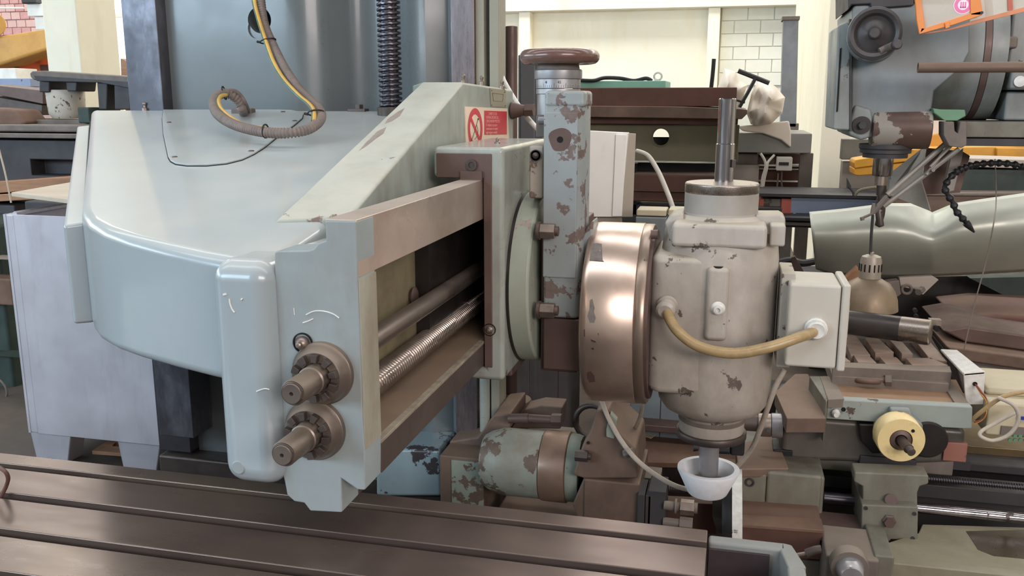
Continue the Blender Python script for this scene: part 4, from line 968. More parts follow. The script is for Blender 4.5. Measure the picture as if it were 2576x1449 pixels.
mg = thing('mint_slab', 'mint green steel slab with eyebolt on top of the rusty bed', 'steel slab', A(1570, 220, Y=5.2))
MB().pbox(1440, 204, 1674, 221, 5.15, .4).build('slab', 'green', mg, bevel=.004)
p = A(1655, 192, Y=5.2)
MB().torus(p, (0, 1, .3), .021, .006, 24, 10).build('eyebolt', 'gland', mg)
MB().cyl(A(1651, 206, Y=5.2), A(1653, 199, Y=5.2), .014).build('eyebolt_shank', 'gland', mg)
single(MB().tube([A(1440, 200, Y=5.15), A(1490, 203, Y=5.12), A(1520, 196, Y=5.15), A(1560, 197, Y=5.2), A(1595, 203, Y=5.2), A(1625, 197, Y=5.2), A(1640, 204, Y=5.2)], .011, 8), 'black_belt', 'black', 'black rubber belt lying on the mint green slab', 'belt')
single(MB().tube([A(1789, 222, Y=5.1), A(1793, 185, Y=5.1), A(1796, 148, Y=5.1)], .011, 8), 'black_rod', 'black', 'short black rod standing upright on the rusty bed', 'rod')
# white tapered panel
wp_ = thing('white_post', 'white painted square post between the slide and the rusty bed', 'post', A(1540, 545, Y=3.5))
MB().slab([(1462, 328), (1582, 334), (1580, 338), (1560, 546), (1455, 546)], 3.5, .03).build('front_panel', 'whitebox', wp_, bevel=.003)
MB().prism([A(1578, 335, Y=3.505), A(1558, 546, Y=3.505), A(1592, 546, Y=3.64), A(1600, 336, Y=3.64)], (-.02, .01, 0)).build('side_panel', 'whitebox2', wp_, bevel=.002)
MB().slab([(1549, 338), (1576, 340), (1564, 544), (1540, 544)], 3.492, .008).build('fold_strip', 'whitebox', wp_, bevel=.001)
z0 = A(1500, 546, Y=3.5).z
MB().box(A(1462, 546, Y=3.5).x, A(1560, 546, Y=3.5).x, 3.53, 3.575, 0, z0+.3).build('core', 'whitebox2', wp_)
single(MB().tube([A(1602, 380, Y=4.0), A(1630, 392, Y=3.95), A(1655, 430, Y=3.9), A(1675, 475, Y=3.85), A(1690, 515, Y=3.8), A(1705, 570, Y=3.8), A(1715, 700, Y=3.9)], .0105, 10), 'white_cable', 'boxwhite', 'thick white cable curving down across the rusty bed', 'cable')
for i, (x0, x1, lab) in enumerate(((1601, 1676, 'wide cream cover plate beside the drum top'), (1681, 1740, 'narrow cream cover plate behind the left ear of the spindle head'))):
    b = thing('control_cover', lab, 'cover', A((x0+x1)/2, 600, Y=3.4))
    MB().pbox(x0, 527, x1, 545, 3.4, .12).build('cap', 'cream_box', b, bevel=.005)
    _a = A(x0-2, 546, Y=3.38); _b = A(x1+2, 546, Y=3.38); MB().box(_a.x, _b.x, 3.38, 3.54, 0, _a.z).build('casing', 'paint2', b, bevel=.004)
# ---- workbench with wrapped parts, behind rusty bed
bn = thing('workbench', 'grey steel workbench behind the spindle tail', 'workbench', A(1920, 560, Y=6.0))
MB().pbox(1790, 334, 2040, 386, 6.0, .7).build('apron', mat('bench_grey', (136, 134, 128), .5, var=.06), bn, bevel=.006)
MB().pbox(1848, 386, 1906, 414, 6.1, .4).build('bracket', 'castgrey', bn, bevel=.005)
for _x in (1800, 2030):
    _a = A(_x, 386, Y=6.1); MB().box(_a.x-.04, _a.x+.04, 6.1, 6.18, 0, _a.z).build('leg', 'castgrey', bn)
MB().pbox(1846, 412, 1902, 560, 6.12, .3).build('pedestal', 'whitebox2', bn, bevel=.005)
dk_ = thing('drawer_unit', 'brown drawer unit with white edged shelves under the workbench', 'drawer unit', A(1940, 520, Y=6.35))
MB().pbox(1908, 388, 2030, 530, 6.45, .5).build('carcass', 'rust', dk_)
for (y0, y1) in ((413, 420), (424, 428), (455, 459), (474, 479), (481, 486)):
    MB().pbox(1893, y0, 2030, y1, 6.34, .12).build('shelf_edge', 'whitebox', dk_, bevel=.002)
MB().pbox(1902, 395, 1948, 411, 6.33, .05).build('drawer', 'brown', dk_, bevel=.003)
db = thing('readout_box', 'small grey readout box hanging left of the right pillar', 'readout', A(1965, 430, Y=5.9))
MB().pbox(1955, 396, 1992, 430, 5.9, .12).build('case', 'boxwhite', db, bevel=.004)
MB().pbox(1960, 408, 1984, 416, 5.893, .02).build('display', 'black', db)
MB().tube([A(1958, 436, Y=5.93), A(1955, 470, Y=5.95), A(1951, 500, Y=5.97)], .005, 6).build('lead', 'castgrey', db)
MB().tube([A(1967, 432, Y=5.93), A(1966, 460, Y=5.95), A(1970, 485, Y=5.97)], .005, 6).build('lead', 'castgrey', db)
single(MB().tube([A(1913, 386, Y=5.8), A(1923, 402, Y=5.8), A(1926, 420, Y=5.8), A(1918, 450, Y=5.8), A(1914, 490, Y=5.8)], .008, 8), 'forked_cable', 'boxwhite', 'pale cable hanging left of its forked twin by the drawer unit', 'cable')
single(MB().tube([A(1948, 390, Y=5.85), A(1932, 408, Y=5.83), A(1929, 424, Y=5.83), A(1922, 455, Y=5.83), A(1916, 495, Y=5.83)], .008, 8), 'forked_cable', 'boxwhite', 'pale cable slanting from the readout box towards the spindle cap', 'cable')
p = A(1880, 452, Y=5.5)
# wrapped object
def blob(pxs, Y, d, name, m, label, cat, **k):
    """irregular draped wrap: outline rings swelling to the middle, with creases"""
    cx_ = sum(x for x, y in pxs)/len(pxs); cy_ = sum(y for x, y in pxs)/len(pxs)
    out = []; n0 = len(pxs)
    for i in range(n0):
        for j in range(8):
            t = j/8; a_, b_ = pxs[i], pxs[(i+1) % n0]; out.append((a_[0]+(b_[0]-a_[0])*t, a_[1]+(b_[1]-a_[1])*t))
    n = len(out); rings = []; ph = random.uniform(0, 6)
    prof_ = [(-.9, .95), (-.4, 1.0), (0, 1.0), (.3, .97), (.55, .9), (.75, .78), (.88, .62), (.96, .42), (1.0, .2)]
    for dd_, s_ in prof_:
        rg = []
        for i, (x, y) in enumerate(out):
            u_ = cx_+(x-cx_)*s_; v_ = cy_+(y-cy_)*s_
            f_ = .10*math.sin((u_+v_*.3)*.13+ph)+.05*math.sin((u_*.5-v_)*.1+ph)
            rg.append(A(cx_+(x-cx_)*s_, cy_+(y-cy_)*s_, Y=Y-d*dd_-f_*d*(1.4 if dd_ > 0 else .3)))
        rings.append(rg)
    vs = [p for r in rings for p in r]; L_ = (len(rings)-1)*n
    vs += [sum(rings[-1], Vector())/n, sum(rings[0], Vector())/n]
    fs = [(j*n+i, j*n+(i+1) % n, (j+1)*n+(i+1) % n, (j+1)*n+i) for j in range(len(rings)-1) for i in range(n)]
    for i in range(n): fs.append((L_+i, L_+(i+1) % n, len(vs)-2)); fs.append((i, len(vs)-1, (i+1) % n))
    mb = MB(); mb.add(vs, fs)
    return tag(mb.build(name, m, ang=50, **k), label, cat)
blob([(1805, 222), (1822, 172), (1850, 180), (1862, 205), (1880, 214), (1866, 255), (1850, 300), (1835, 300), (1806, 240)], 6.0, .2, 'wrapped_part', 'cloth', 'smaller white wrapped part left of the black clamp', 'wrapped part')
blob([(1878, 285), (1890, 235), (1905, 206), (1930, 200), (1955, 222), (1975, 245), (1968, 285), (1940, 312), (1905, 318), (1888, 312)], 6.0, .25, 'wrapped_part', 'cloth', 'larger white wrapped part right of the black clamp', 'wrapped part')
dz = ZP([(1850, 322), (1900, 312), (1990, 318), (2000, 345), (1985, 372), (1950, 350), (1880, 335)], 1.42)
single(MB().slab([(1855, 318), (1900, 314), (1985, 304), (1990, 330), (1990, 372), (1965, 352), (1920, 336), (1868, 330)], 5.96, .05), 'plastic_sheet', 'cloth', 'crumpled white sheet hanging over the workbench edge', 'sheet', bevel=.01)
cl = thing('bar_clamp', 'black bar clamp leaning between the two white wrapped parts', 'clamp', A(1880, 270, Y=5.7))
MB().tube([A(1857, 178, Y=5.7), A(1900, 195, Y=5.7), A(1935, 209, Y=5.7)], .014, 6, smooth=0).build('jaw', 'black', cl)
MB().tube([A(1901, 196, Y=5.69), A(1880, 235, Y=5.69), A(1860, 270, Y=5.69)], .011, 6, smooth=0).build('bar', 'black', cl)
MB().tube([A(1853, 252, Y=5.69), A(1874, 258, Y=5.69)], .007, 6, smooth=0).build('handle', 'black', cl)
sp_ = thing('steel_stanchion', 'tall mottled grey square steel post left of the right pillar', 'post', A(1975, 320, Y=6.9))
MB().slab([(1971, 46), (2009, 46), (2003, 320), (1963, 320)], 6.9, .15).build('tube', mat('mottled_zinc', (128, 132, 136), .5, .3, var=.16, vs=6), sp_, bevel=.004)
_a = A(1966, 318, Y=6.9); MB().box(_a.x, _a.x+.12, 6.9, 7.04, 0, _a.z+.02).build('tube_foot', 'castgrey', sp_)
MB().pbox(1968, 41, 2012, 50, 6.88, .18).build('cap', 'castgrey', sp_, bevel=.003)
# long beams behind the pillar foot
lb = thing('blue_grey_beam', 'long chipped blue-grey beam crossing in front of the right pillar', 'beam', A(2100, 560, Y=5.4))
MB().pbox(1990, 497, 2330, 546, 5.4, .4).build('blue_section', 'bluegrey', lb, bevel=.004)
MB().pbox(1966, 500, 1990, 542, 5.4, .4).build('red_section', 'redpaint', lb, bevel=.003)
MB().pbox(1920, 500, 1966, 540, 5.41, .4).build('green_section', 'dirtygreen', lb, bevel=.003)
MB().pbox(1910, 500, 1920, 530, 5.4, .4).build('red_section', 'redpaint', lb, bevel=.003)
MB().pbox(1910, 494, 2400, 498, 5.38, .45).build('top_lip', 'castdark', lb)
br_ = thing('black_rails', 'pair of black rails below the blue-grey beam', 'rails', A(2000, 570, Y=5.2))
MB().pbox(1950, 546, 2060, 558, 5.2, .2).build('rail', 'black', br_, bevel=.003)
MB().pbox(1950, 558, 2060, 570, 5.25, .2).build('rail', 'castgrey', br_, bevel=.003)
MB().pbox(1950, 570, 2060, 574, 5.2, .2).build('rail', 'black', br_, bevel=.003)
sc_ = thing('scrap_bracket', 'dark scrap bracket beside the foot of the right pillar', 'bracket', A(2000, 680, Y=4.6))
MB().tube([A(1940, 667, Y=4.6), A(1985, 655, Y=4.6), A(2020, 662, Y=4.6), A(2060, 655, Y=4.6)], .018, 8).build('bar', 'castdark', sc_)
MB().slab([(1992, 648), (2000, 645), (2026, 690), (2010, 700), (1990, 690)], 4.55, .04).build('fin', 'brown', sc_)
MB().pbox(1955, 690, 2200, 900, 4.7, .3).build('block', 'castdark', sc_, bevel=.01)
# rusty shelf in the gap behind the cup
rs = thing('rusty_shelf', 'rusty steel shelf behind the grinding cup with a paper scrap', 'shelf', A(1700, 1160, Y=3.3))
MB().pbox(1560, 1080, 1900, 1092, 3.3, .4).build('rail', 'brown', rs, bevel=.004)
zs = A(1700, 1160, Y=3.15).z
MB().prism([A(1590, 1162, Z=zs), A(1960, 1170, Z=zs), A(1960, 1096, Z=zs), A(1560, 1092, Z=zs)], (0, 0, -.02)).build('plate', 'rustbright', rs, bevel=.002)
MB().pbox(1580, 1166, 1960, 1330, 3.2, .1).build('front_wall', 'darksteel', rs)
MB().pbox(1600, 1040, 1700, 1080, 3.7, .2).build('block', 'castgrey', rs, bevel=.01)
MB().pbox(1560, 960, 2000, 1060, 4.1, .2).build('back_wall', 'castdark', rs)
single(MB().prism([p+Vector((0, 0, .004)) for p in ZP([(1600, 1096), (1640, 1086), (1658, 1091), (1638, 1106), (1622, 1101)], zs)], (0, 0, .003)), 'paper_scrap', 'paper', 'torn scrap of brown paper on the rusty shelf', 'paper')
single(MB().slab([(1600, 975), (1620, 975), (1612, 1080), (1585, 1080)], 3.9, .05), 'leaning_strip', 'castgrey', 'grey strip leaning behind the steel drum', 'metal strip')
# wheel-like hoop and wedge
single(MB().torus(A(1490, 1062, Y=3.0), (.1, 1, 0), .062, .0105, 40, 12), 'iron_hoop', 'darksteel', 'dark iron hoop standing behind the stored side head', 'hoop')

# ================================================================ SIDE HEAD
sh = thing('side_head', 'dusty brown horizontal side head with worn green barrel behind the table', 'side head', (-.5, 2.75, .2))
ys, zc = 2.78, A(1330, 1190, Y=2.70).z
xs = lambda px, py=1190: A(px, py, Y=2.68).x
MB().lathe([(.05, xs(1196)), (.085, xs(1200)), (.098, xs(1215)), (.112, xs(1245)), (.114, xs(1255)), (.114, xs(1352)), (.1, xs(1352))], (0, ys, zc), (1, 0, 0), 64).build('barrel', mat('scratched_green_barrel', (152, 156, 144), .55, .05, var=.12, vs=7, wear=((118, 98, 84), .4, 8, .2, .5), bump=.1, streak=((128, 110, 92), .55, (6, 6, 6))), sh)
MB().lathe([(.1, xs(1352)), (.117, xs(1354)), (.119, xs(1360)), (.119, xs(1418)), (.115, xs(1420)), (.09, xs(1420))], (0, ys, zc), (1, 0, 0), 64).build('graduated_collar', mat('dusty_collar', (150, 122, 104), .45, .4, var=.12, vs=8), sh)
MB().lathe([(.08, xs(1419)), (.113, xs(1421)), (.113, xs(1438)), (.107, xs(1452)), (.08, xs(1452))], (0, ys, zc), (1, 0, 0), 64).build('end_flange', 'side_green', sh)
# block with tapered tongue
zt = A(1530, 1205, Y=2.62).z
blk_ = MB().pbox(1470, 1205, 1605, 1345, 2.62, .3)
blk_.build('head_block', 'brown_dusty', sh, bevel=.006)
MB().prism([A(x, y, Y=2.62+.0) for x, y in ((1440, 1196), (1465, 1120), (1486, 1080), (1500, 1032), (1530, 1028), (1552, 1085), (1600, 1130), (1605, 1205), (1470, 1205))], (0, .28, 0)).build('tongue', 'brown_dusty', sh, bevel=.008)
MB().slab([(1468, 1205), (1440, 1270), (1462, 1330), (1490, 1345), (1500, 1205)], 2.63, .2).build('rib', 'brown_dusty', sh, bevel=.006)
MB().slab([(1525, 1080), (1535, 1040), (1552, 1058), (1545, 1105), (1525, 1100)], 2.60, .03).build('cream_edge', 'side_green', sh, bevel=.003)
p = A(1447, 1145, Y=2.60)
MB().hexnut(p, p+Vector((.04, 0, 0)), .0185).build('hex_nut', 'darksteel', sh, bevel=.001)
MB().cyl(p+Vector((.038, 0, 0)), p+Vector((.05, 0, 0)), .0105).build('stud', 'darksteel', sh)
p = A(1574, 1139, Y=2.60); MB().hexnut(p-Vector((.006, 0, .006)), p+Vector((.024, 0, .006)), .014).build('hex_nut', 'castgrey', sh, bevel=.001)
MB().cyl(A(1480, 1114, Y=2.615), A(1480, 1114, Y=2.63), .005).build('oil_hole', 'blackhole', sh)
# bar with hex head at upper left
p0, p1 = A(1280, 1053, Y=2.85), A(1392, 1056, Y=2.85)
MB().cyl(p0, A(1330, 1052, Y=2.85), .0165).build('bar', 'brown', sh)
MB().cyl(A(1330, 1052, Y=2.85), p1, .0145).build('bar', 'brown', sh)
MB().hexnut(A(1388, 1056, Y=2.85), A(1413, 1057, Y=2.85), .023).build('hex_head', 'brown', sh, bevel=.001)
MB().slab([(1240, 1045), (1284, 1040), (1284, 1075), (1262, 1110), (1200, 1130), (1200, 1200), (1130, 1200), (1130, 1110), (1200, 1100)], 2.9, .25).build('arm', 'brown_dusty', sh, bevel=.008)
MB().slab([(1284, 1078), (1410, 1080), (1415, 1024), (1360, 1020), (1320, 1030)], 3.02, .1).build('rear_plate', 'brown_dusty', sh, bevel=.006)
zz0 = A(1300, 1300, Y=2.8).z
MB().box(xs(1230), xs(1600), 2.68, 3.0, 0, zz0+.03).build('pedestal', 'brown_dusty', sh, bevel=.01)
# T-bolt group at right end
for (x0, y0, x1, y1, mt) in ((1604, 1243, 1620, 1330, 'castdark'), (1624, 1246, 1636, 1330, 'darksteel'), (1630, 1234, 1672, 1335, 'castdark')):
    MB().pbox(x0, y0, x1, y1, 2.60, .12).build('clamp_plate', mt, sh, bevel=.003)
p = A(1670, 1270, Y=2.6); MB().cyl(p, p+Vector((.05, 0, -.002)), .014).build('clamp_stud', 'castgrey', sh)
MB().lathe([(.023, 0), (.023, .006)], p+Vector((.034, 0, 0)), (1, 0, 0), 24).build('washer', 'castgrey', sh)
MB().hexnut(p+Vector((.05, 0, 0)), p+Vector((.092, 0, 0)), .0245).build('hex_nut', 'bolt', sh, bevel=.0015)
MB().cyl(p+Vector((.09, 0, 0)), p+Vector((.102, 0, 0)), .0165).build('stud_end', 'castgrey', sh)
p = A(1668, 1312, Y=2.6); MB().cyl(p, p+Vector((.06, 0, 0)), .0135).build('clamp_stud', 'castgrey', sh)
MB().hexnut(p+Vector((.05, 0, 0)), p+Vector((.09, 0, 0)), .021).build('hex_nut', 'castgrey', sh, bevel=.0015)
# spindle screw and springs further right
MB().screwthread(A(1604, 1222, Y=2.85), A(1780, 1236, Y=2.85), .012, .006, .003, n=16).build('small_screw', 'darksteel', sh, ang=60)
MB().pbox(1604, 1200, 1660, 1222, 2.8, .1).build('slide_strip', 'castgrey', sh, bevel=.003)

# ================================================================ SECOND MILLING HEAD (upper right)
mh = thing('second_milling_head', 'blue-grey milling head with dark handwheel at the upper right', 'milling head', (.55, 3.5, 1.3))
YH = 3.3
bdy = [(2143, 20), (2152, 12), (2230, 8), (2420, 8), (2440, 40), (2440, 130), (2420, 170), (2350, 230), (2346, 262), (2338, 300), (2250, 340), (2165, 350), (2140, 340)]
MB().slab(bdy, YH, .45).build('head_casting', 'paint2', mh, bevel=.035, seg=4)
MB().slab([(2108, 64), (2130, 54), (2140, 66), (2138, 328), (2096, 326)], YH-.03, .3).build('side_slide', 'paint2b', mh, bevel=.006)
MB().slab([(2113, 122), (2117, 120), (2108, 280), (2104, 282)], YH-.033, .01).build('slide_slot', 'blackhole', mh)
MB().slab([(2137, 48), (2143, 48), (2143, 330), (2137, 330)], YH-.031, .03).build('slide_gap', 'castdark', mh)
MB().slab([(2134, 26), (2142, 12), (2190, 10), (2192, 22), (2300, 14), (2300, 0), (2430, -12), (2430, -40), (2134, -40)], YH-.02, .4).build('top_cover', 'castdark', mh, bevel=.006)
# drum and overarm to the right
c0 = A(2420, 130, Y=YH+.25)
Rr = .235
MB().lathe([(Rr*.95, 0), (Rr, .02), (Rr, .13), (Rr*.97, .132), (Rr*.97, .152), (Rr, .154), (Rr, .205), (Rr*.9, .21)], (c0.x-.11, YH+.27, c0.z-.005), (1, 0, 0), 64).build('ram_drum', 'paint2b', mh)
MB().lathe([(Rr*1.004, .132), (Rr*1.004, .152)], (c0.x-.11, YH+.27, c0.z-.005), (1, 0, 0), 64).build('drum_band', 'brown', mh)
MB().lathe([(Rr*.6, .2), (Rr*.6, .5)], (c0.x-.11, YH+.27, c0.z-.005), (1, 0, 0), 48).build('ram_neck', 'castdark', mh)
MB().pbox(2500, 92, 2560, 122, YH+.05, .1).build('clamp_lug', 'castgrey', mh, bevel=.008)
MB().pbox(2555, -30, 2700, 165, YH+.1, .3).build('ram_block', 'paint2b', mh, bevel=.01)
MB().pbox(2546, 170, 2700, 226, YH+.05, .3).build('ram_block', 'paint2b', mh, bevel=.01)
MB().pbox(2532, 230, 2700, 304, YH+.1, .3).build('ram_block', 'paint2b', mh, bevel=.008)
MB().cyl(A(2566, 205, Y=YH+.04), A(2566, 205, Y=YH+.06), .018).build('disc_plug', 'gland', mh, bevel=.001)
MB().pbox(2400, 300, 2620, 250, YH+.2, .2).build('ram_underside', 'castdark', mh, bevel=.01)
# beam and fork
MB().pbox(2430, 306, 2700, 348, YH-.02, .3).build('table_beam', 'dirtygreen', mh, bevel=.004)
MB().pbox(2425, 348, 2700, 370, YH+.0, .3).build('beam_underside', 'castdark', mh)
MB().slab([(2374, 306), (2400, 306), (2402, 330), (2410, 336), (2416, 306), (2432, 306), (2432, 365), (2420, 372), (2388, 368), (2374, 340)], YH-.05, .08).build('fork', 'castgrey', mh, bevel=.003)
MB().slab([(2346, 272), (2366, 275), (2428, 276), (2430, 292), (2408, 304), (2376, 304), (2350, 284)], YH-.03, .1).build('green_bracket', 'greenblk', mh, bevel=.003)
# apron housing
MB().lathe([(.058, 0), (.068, .003), (.07, .012), (.07, .185), (.066, .188)], A(2190, 322, Y=YH+.045), (1, -.03, 0), 48).build('quill_housing', mat('peeled_housing', (150, 142, 132), .5, var=.1, vs=5, wear=((98, 76, 68), .56, 6, .2, .45)), mh)
MB().slab([(2150, 262), (2192, 275), (2196, 300), (2188, 348), (2165, 352), (2135, 340), (2138, 300)], YH-.01, .3).build('lower_cheek', 'paint2b', mh, bevel=.01)
p = A(2168, 315, Y=YH-.02); MB().hexnut(p, p+Vector((.0, -.02, 0)), .013).build('square_screw', 'castdark', mh)
MB().cyl(p+Vector((0, .02, 0)), p+Vector((0, .001, 0)), .03).build('screw_recess', 'grime_and_shade', mh)
# quill stack
qx = A(2228, 370, Y=YH+.08); qq = lambda py: A(2228, py, Y=YH+.08).z
MB().lathe([(.07, qq(362)), (.088, qq(362)), (.088, qq(372)), (.084, qq(376)), (.084, qq(384)), (.074, qq(386)), (.074, qq(396)), (.04, qq(396))][::-1], (qx.x, YH+.08, 0), (0, 0, 1), 48).build('quill_flange', 'castdark', mh)
MB().lathe([(.0, qq(442)), (.032, qq(442)), (.0335, qq(438)), (.0335, qq(390))], (qx.x-.004, YH+.08, 0), (0, 0, 1), 40).build('spindle', 'chrome', mh)
MB().lathe([(.0, qq(466)), (.021, qq(466)), (.0215, qq(440))], (qx.x-.006, YH+.08, 0), (0, 0, 1), 32).build('spindle_nose', 'bolt', mh)
# drill bit: real twisted flutes
d0 = A(2218, 464, Y=YH+.08); d1 = A(2212, 572, Y=YH+.08)
db_ = thing('drill_bit', 'dark twist drill bit hanging in the second milling head', 'drill bit', d1)
MB().cyl(d0, d0+(d1-d0)*.25, .0165).build('shank', 'darksteel', db_)
mb = MB(); vs = []; nseg = 40; K = 16
for j in range(nseg+1):
    t = .22+.78*j/nseg; c = d0+(d1-d0)*t; ph = t*5.5
    for i in range(K):
        th = 2*PI*i/K
        r_ = (.0175 if t < .95 else .0175*(1-t)/.05+.002)*(.55+.45*abs(math.cos(th-ph))**.6)
        vs.append(c+Vector((math.cos(th), math.sin(th), 0))*r_)
mb.add(vs, [(j*K+i, j*K+(i+1) % K, (j+1)*K+(i+1) % K, (j+1)*K+i) for j in range(nseg) for i in range(K)]+[tuple(range(K))[::-1], tuple(nseg*K+i for i in range(K))]).build('flutes', 'darksteel', db_, ang=50)
# handwheel
hp = A(2200, 84, Y=YH-.14)
h2 = thing('dark_handwheel', 'dark grey solid handwheel with crank knob on the second milling head', 'handwheel', hp)
MB().lathe([(.0, -.028), (.014, -.028), (.018, -.024), (.020, -.012), (.03, -.004), (.055, .006), (.062, -.012), (.073, -.018), (.081, -.014), (.083, 0), (.079, .012), (.03, .018), (.02, .05), (.02, .15), (0, .15)], hp, (.12, 1, .0), 64).build('wheel', mat('dark_wheel', (72, 68, 68), .4, .2, var=.1, vs=12), h2)
for t in ():
    c = hp+Vector((math.cos(t), 0, math.sin(t)))*.036+Vector((0, -.004, 0))
    MB().tube([hp+Vector((math.cos(t)*.015, -.008, math.sin(t)*.015)), c, hp+Vector((math.cos(t)*.06, -.008, math.sin(t)*.06))], .008, 8).build('spoke', 'darksteel', h2)
kp = hp+Vector((.038, -.012, -.048))
MB().tube([kp+Vector((-.02, 0, -.01)), kp, kp+Vector((.012, -.03, .006)), kp+Vector((.018, -.055, .008))], .0125, 14).build('crank_knob', 'castgrey', h2)
MB().lathe([(.014, 0), (.0155, .01), (.0155, .02), (.012, .024), (0, .024)], kp+Vector((.018, -.045, .008)), (.15, -1, .05), 20).build('knob_tip', 'castdark', h2)
MB().lathe([(.078, .02), (.082, .03), (.082, .1), (.07, .1)], hp+Vector((-.002, 0, -.008)), (0.12, 1, 0), 48).build('wheel_boss', 'paint2', h2)
# pipe
single(MB().lathe([(.0155, .6), (.0155, 0), (.0125, 0), (.0125, .03), (0, .03)][::-1], A(2309, 170, Y=3.0), (1, -.02, -.004), 28), 'rusty_pipe', 'brown_dusty', 'rusty pipe crossing in front of the second milling head', 'pipe')
# orange guard frame with acrylic window and sticker
og = thing('guard_screen', 'orange framed clear guard screen with round pink sticker', 'guard screen', A(2400, 40, Y=3.05))
YG = 3.02
for q in ([(2300, -30), (2314, -30), (2328, 72), (2313, 86), (2306, 50)], [(2313, 86), (2318, 70), (2328, 71), (2444, 33), (2471, 27), (2471, 38), (2400, 62)], [(2440, -30), (2462, -30), (2472, 28), (2466, 38), (2442, 38)]):
    MB().slab(q, YG, .012).build('frame_bar', 'orangeframe', og, bevel=.0015)
MB().slab([(2313, -30), (2442, -30), (2444, 36), (2326, 72)], YG+.006, .003).build('window', 'acrylic', og)
MB().slab([(2313, 86), (2325, 84), (2390, 72), (2470, 46), (2600, 12), (2600, 24), (2470, 56), (2390, 76), (2340, 84)], YG+.02, .008).build('lower_rail', mat('hinge_orange', (205, 132, 92), .5, var=.12, vs=9), og, bevel=.001)
MB().slab([(2466, -30), (2600, -30), (2600, 12), (2470, 46), (2440, 54)], YG+.024, .003).build('second_window', 'acrylic', og)
MB().slab([(2534, -30), (2546, -30), (2548, 24), (2536, 27)], YG+.02, .006).build('mullion', 'redpaint', og)
MB().slab([(2377, 58), (2388, 55), (2390, 68), (2379, 72)], YG-.006, .02).build('hinge', 'orangeframe', og, bevel=.001)
MB().cyl(A(2470, 32, Y=YG-.004), A(2470, 32, Y=YG+.01), .0045).build('corner_bolt', 'castdark', og)
scn = A(2423, 12, Y=YG+.0055)
stk = MB().lathe([(0, 0), (.0265, 0)], scn, (0, -1, 0), 40, cap=False).build('sticker', 'stickerw', og)
MB().lathe([(.0150, .0004), (.0245, .0004)], scn, (0, -1, 0), 40, cap=False).build('sticker_band', 'stickerp', stk)
for dx in (-.006, 0, .006): MB().box(scn.x+dx-.0016, scn.x+dx+.0016, scn.y-.0008, scn.y-.0003, scn.z-.008, scn.z+.008).build('sticker_mark', 'stickerp', stk)
MB().box(scn.x-.008, scn.x+.008, scn.y-.0008, scn.y-.0003, scn.z-.0092, scn.z-.006).build('sticker_mark', 'stickerp', stk)
# ---- yellow beams, pale panels behind
YB2 = 5.15
yb = thing('yellow_beam', 'long yellow painted beam running behind the drill bit to the right', 'beam', A(2300, 440, Y=YB2))
MB().slab([(2147, 410), (2152, 402), (2330, 372), (2650, 366), (2650, 402), (2330, 400), (2150, 424)], YB2, .2).build('upper_face', 'yellow2', yb, bevel=.006)
MB().slab([(2147, 424), (2330, 402), (2332, 430), (2160, 442), (2148, 440)], YB2+.01, .2).build('lower_face', 'yellow2', yb, bevel=.006)
MB().slab([(2320, 345), (2440, 322), (2440, 372), (2320, 378)], YB2+.2, .2).build('cross_piece', 'yellow2', yb, bevel=.006)
MB().slab([(2508, 372), (2650, 374), (2650, 398), (2508, 396)], YB2-.03, .2).build('end_piece', 'yellow2', yb, bevel=.004)
MB().pbox(2288, 362, 2302, 374, YB2-.02, .05).build('red_tab', 'redpaint', yb)
single(MB().box(A(2340, 350, Y=5.4).x, A(2398, 350, Y=5.4).x, 5.45, 5.6, 0, A(2340, 350, Y=5.4).z).slab([(2330, 330), (2350, 290), (2400, 300), (2400, 345), (2336, 355)], 5.4, .1), 'white_sacking', 'cloth', 'folded white sacking behind the green bracket', 'sacking', bevel=.02)
gp = thing('pale_back_panel', 'grey-green panel with pale ledge behind the chip guard and drill', 'panel', A(2300, 480, Y=5.9))
MB().pbox(2120, 350, 2700, 410, 5.8, .1).build('upper_panel', 'dirtygreen', gp, bevel=.004)
MB().pbox(2120, 405, 2700, 500, 5.9, .1).build('lower_panel', 'whitebox2', gp, bevel=.004)
dgp = thing('dark_green_trough', 'dark green steel trough under the pale ledge at the right edge', 'trough', A(2470, 490, Y=4.7))
MB().slab([(2440, 398), (2700, 406), (2700, 428), (2440, 420)], 4.72, .3).build('pale_ledge', 'whitebox2', dgp, bevel=.004)
MB().slab([(2330, 424), (2700, 428), (2700, 490), (2330, 488)], 4.75, .3).build('wall', 'dkgreen', dgp, bevel=.006)
MB().slab([(2250, 486), (2700, 486), (2700, 494), (2250, 492)], 4.6, .2).build('lip', 'castgrey', dgp, bevel=.003)
MB().slab([(2250, 492), (2700, 494), (2700, 530), (2250, 560)], 4.62, .1).build('lower_wall', 'brown_dusty', dgp, bevel=.003)
# gap items right of the pillar
sm = thing('fin_bracket', 'small black bracket and cable end right of the pillar', 'bracket', A(2160, 490, Y=4.8))
MB().slab([(2131, 448), (2142, 470), (2136, 476), (2131, 474)], 5.0, .03).build('fin', 'castdark', sm)
MB().tube([A(2136, 470, Y=5.0), A(2145, 482, Y=5.0), A(2148, 493, Y=5.0)], .006, 6).build('pin', 'castdark', sm)
MB().tube([A(2150, 492, Y=5.0), A(2165, 478, Y=5.0), A(2200, 472, Y=5.0), A(2225, 476, Y=5.0)], .008, 8).build('cable', 'olive', sm)
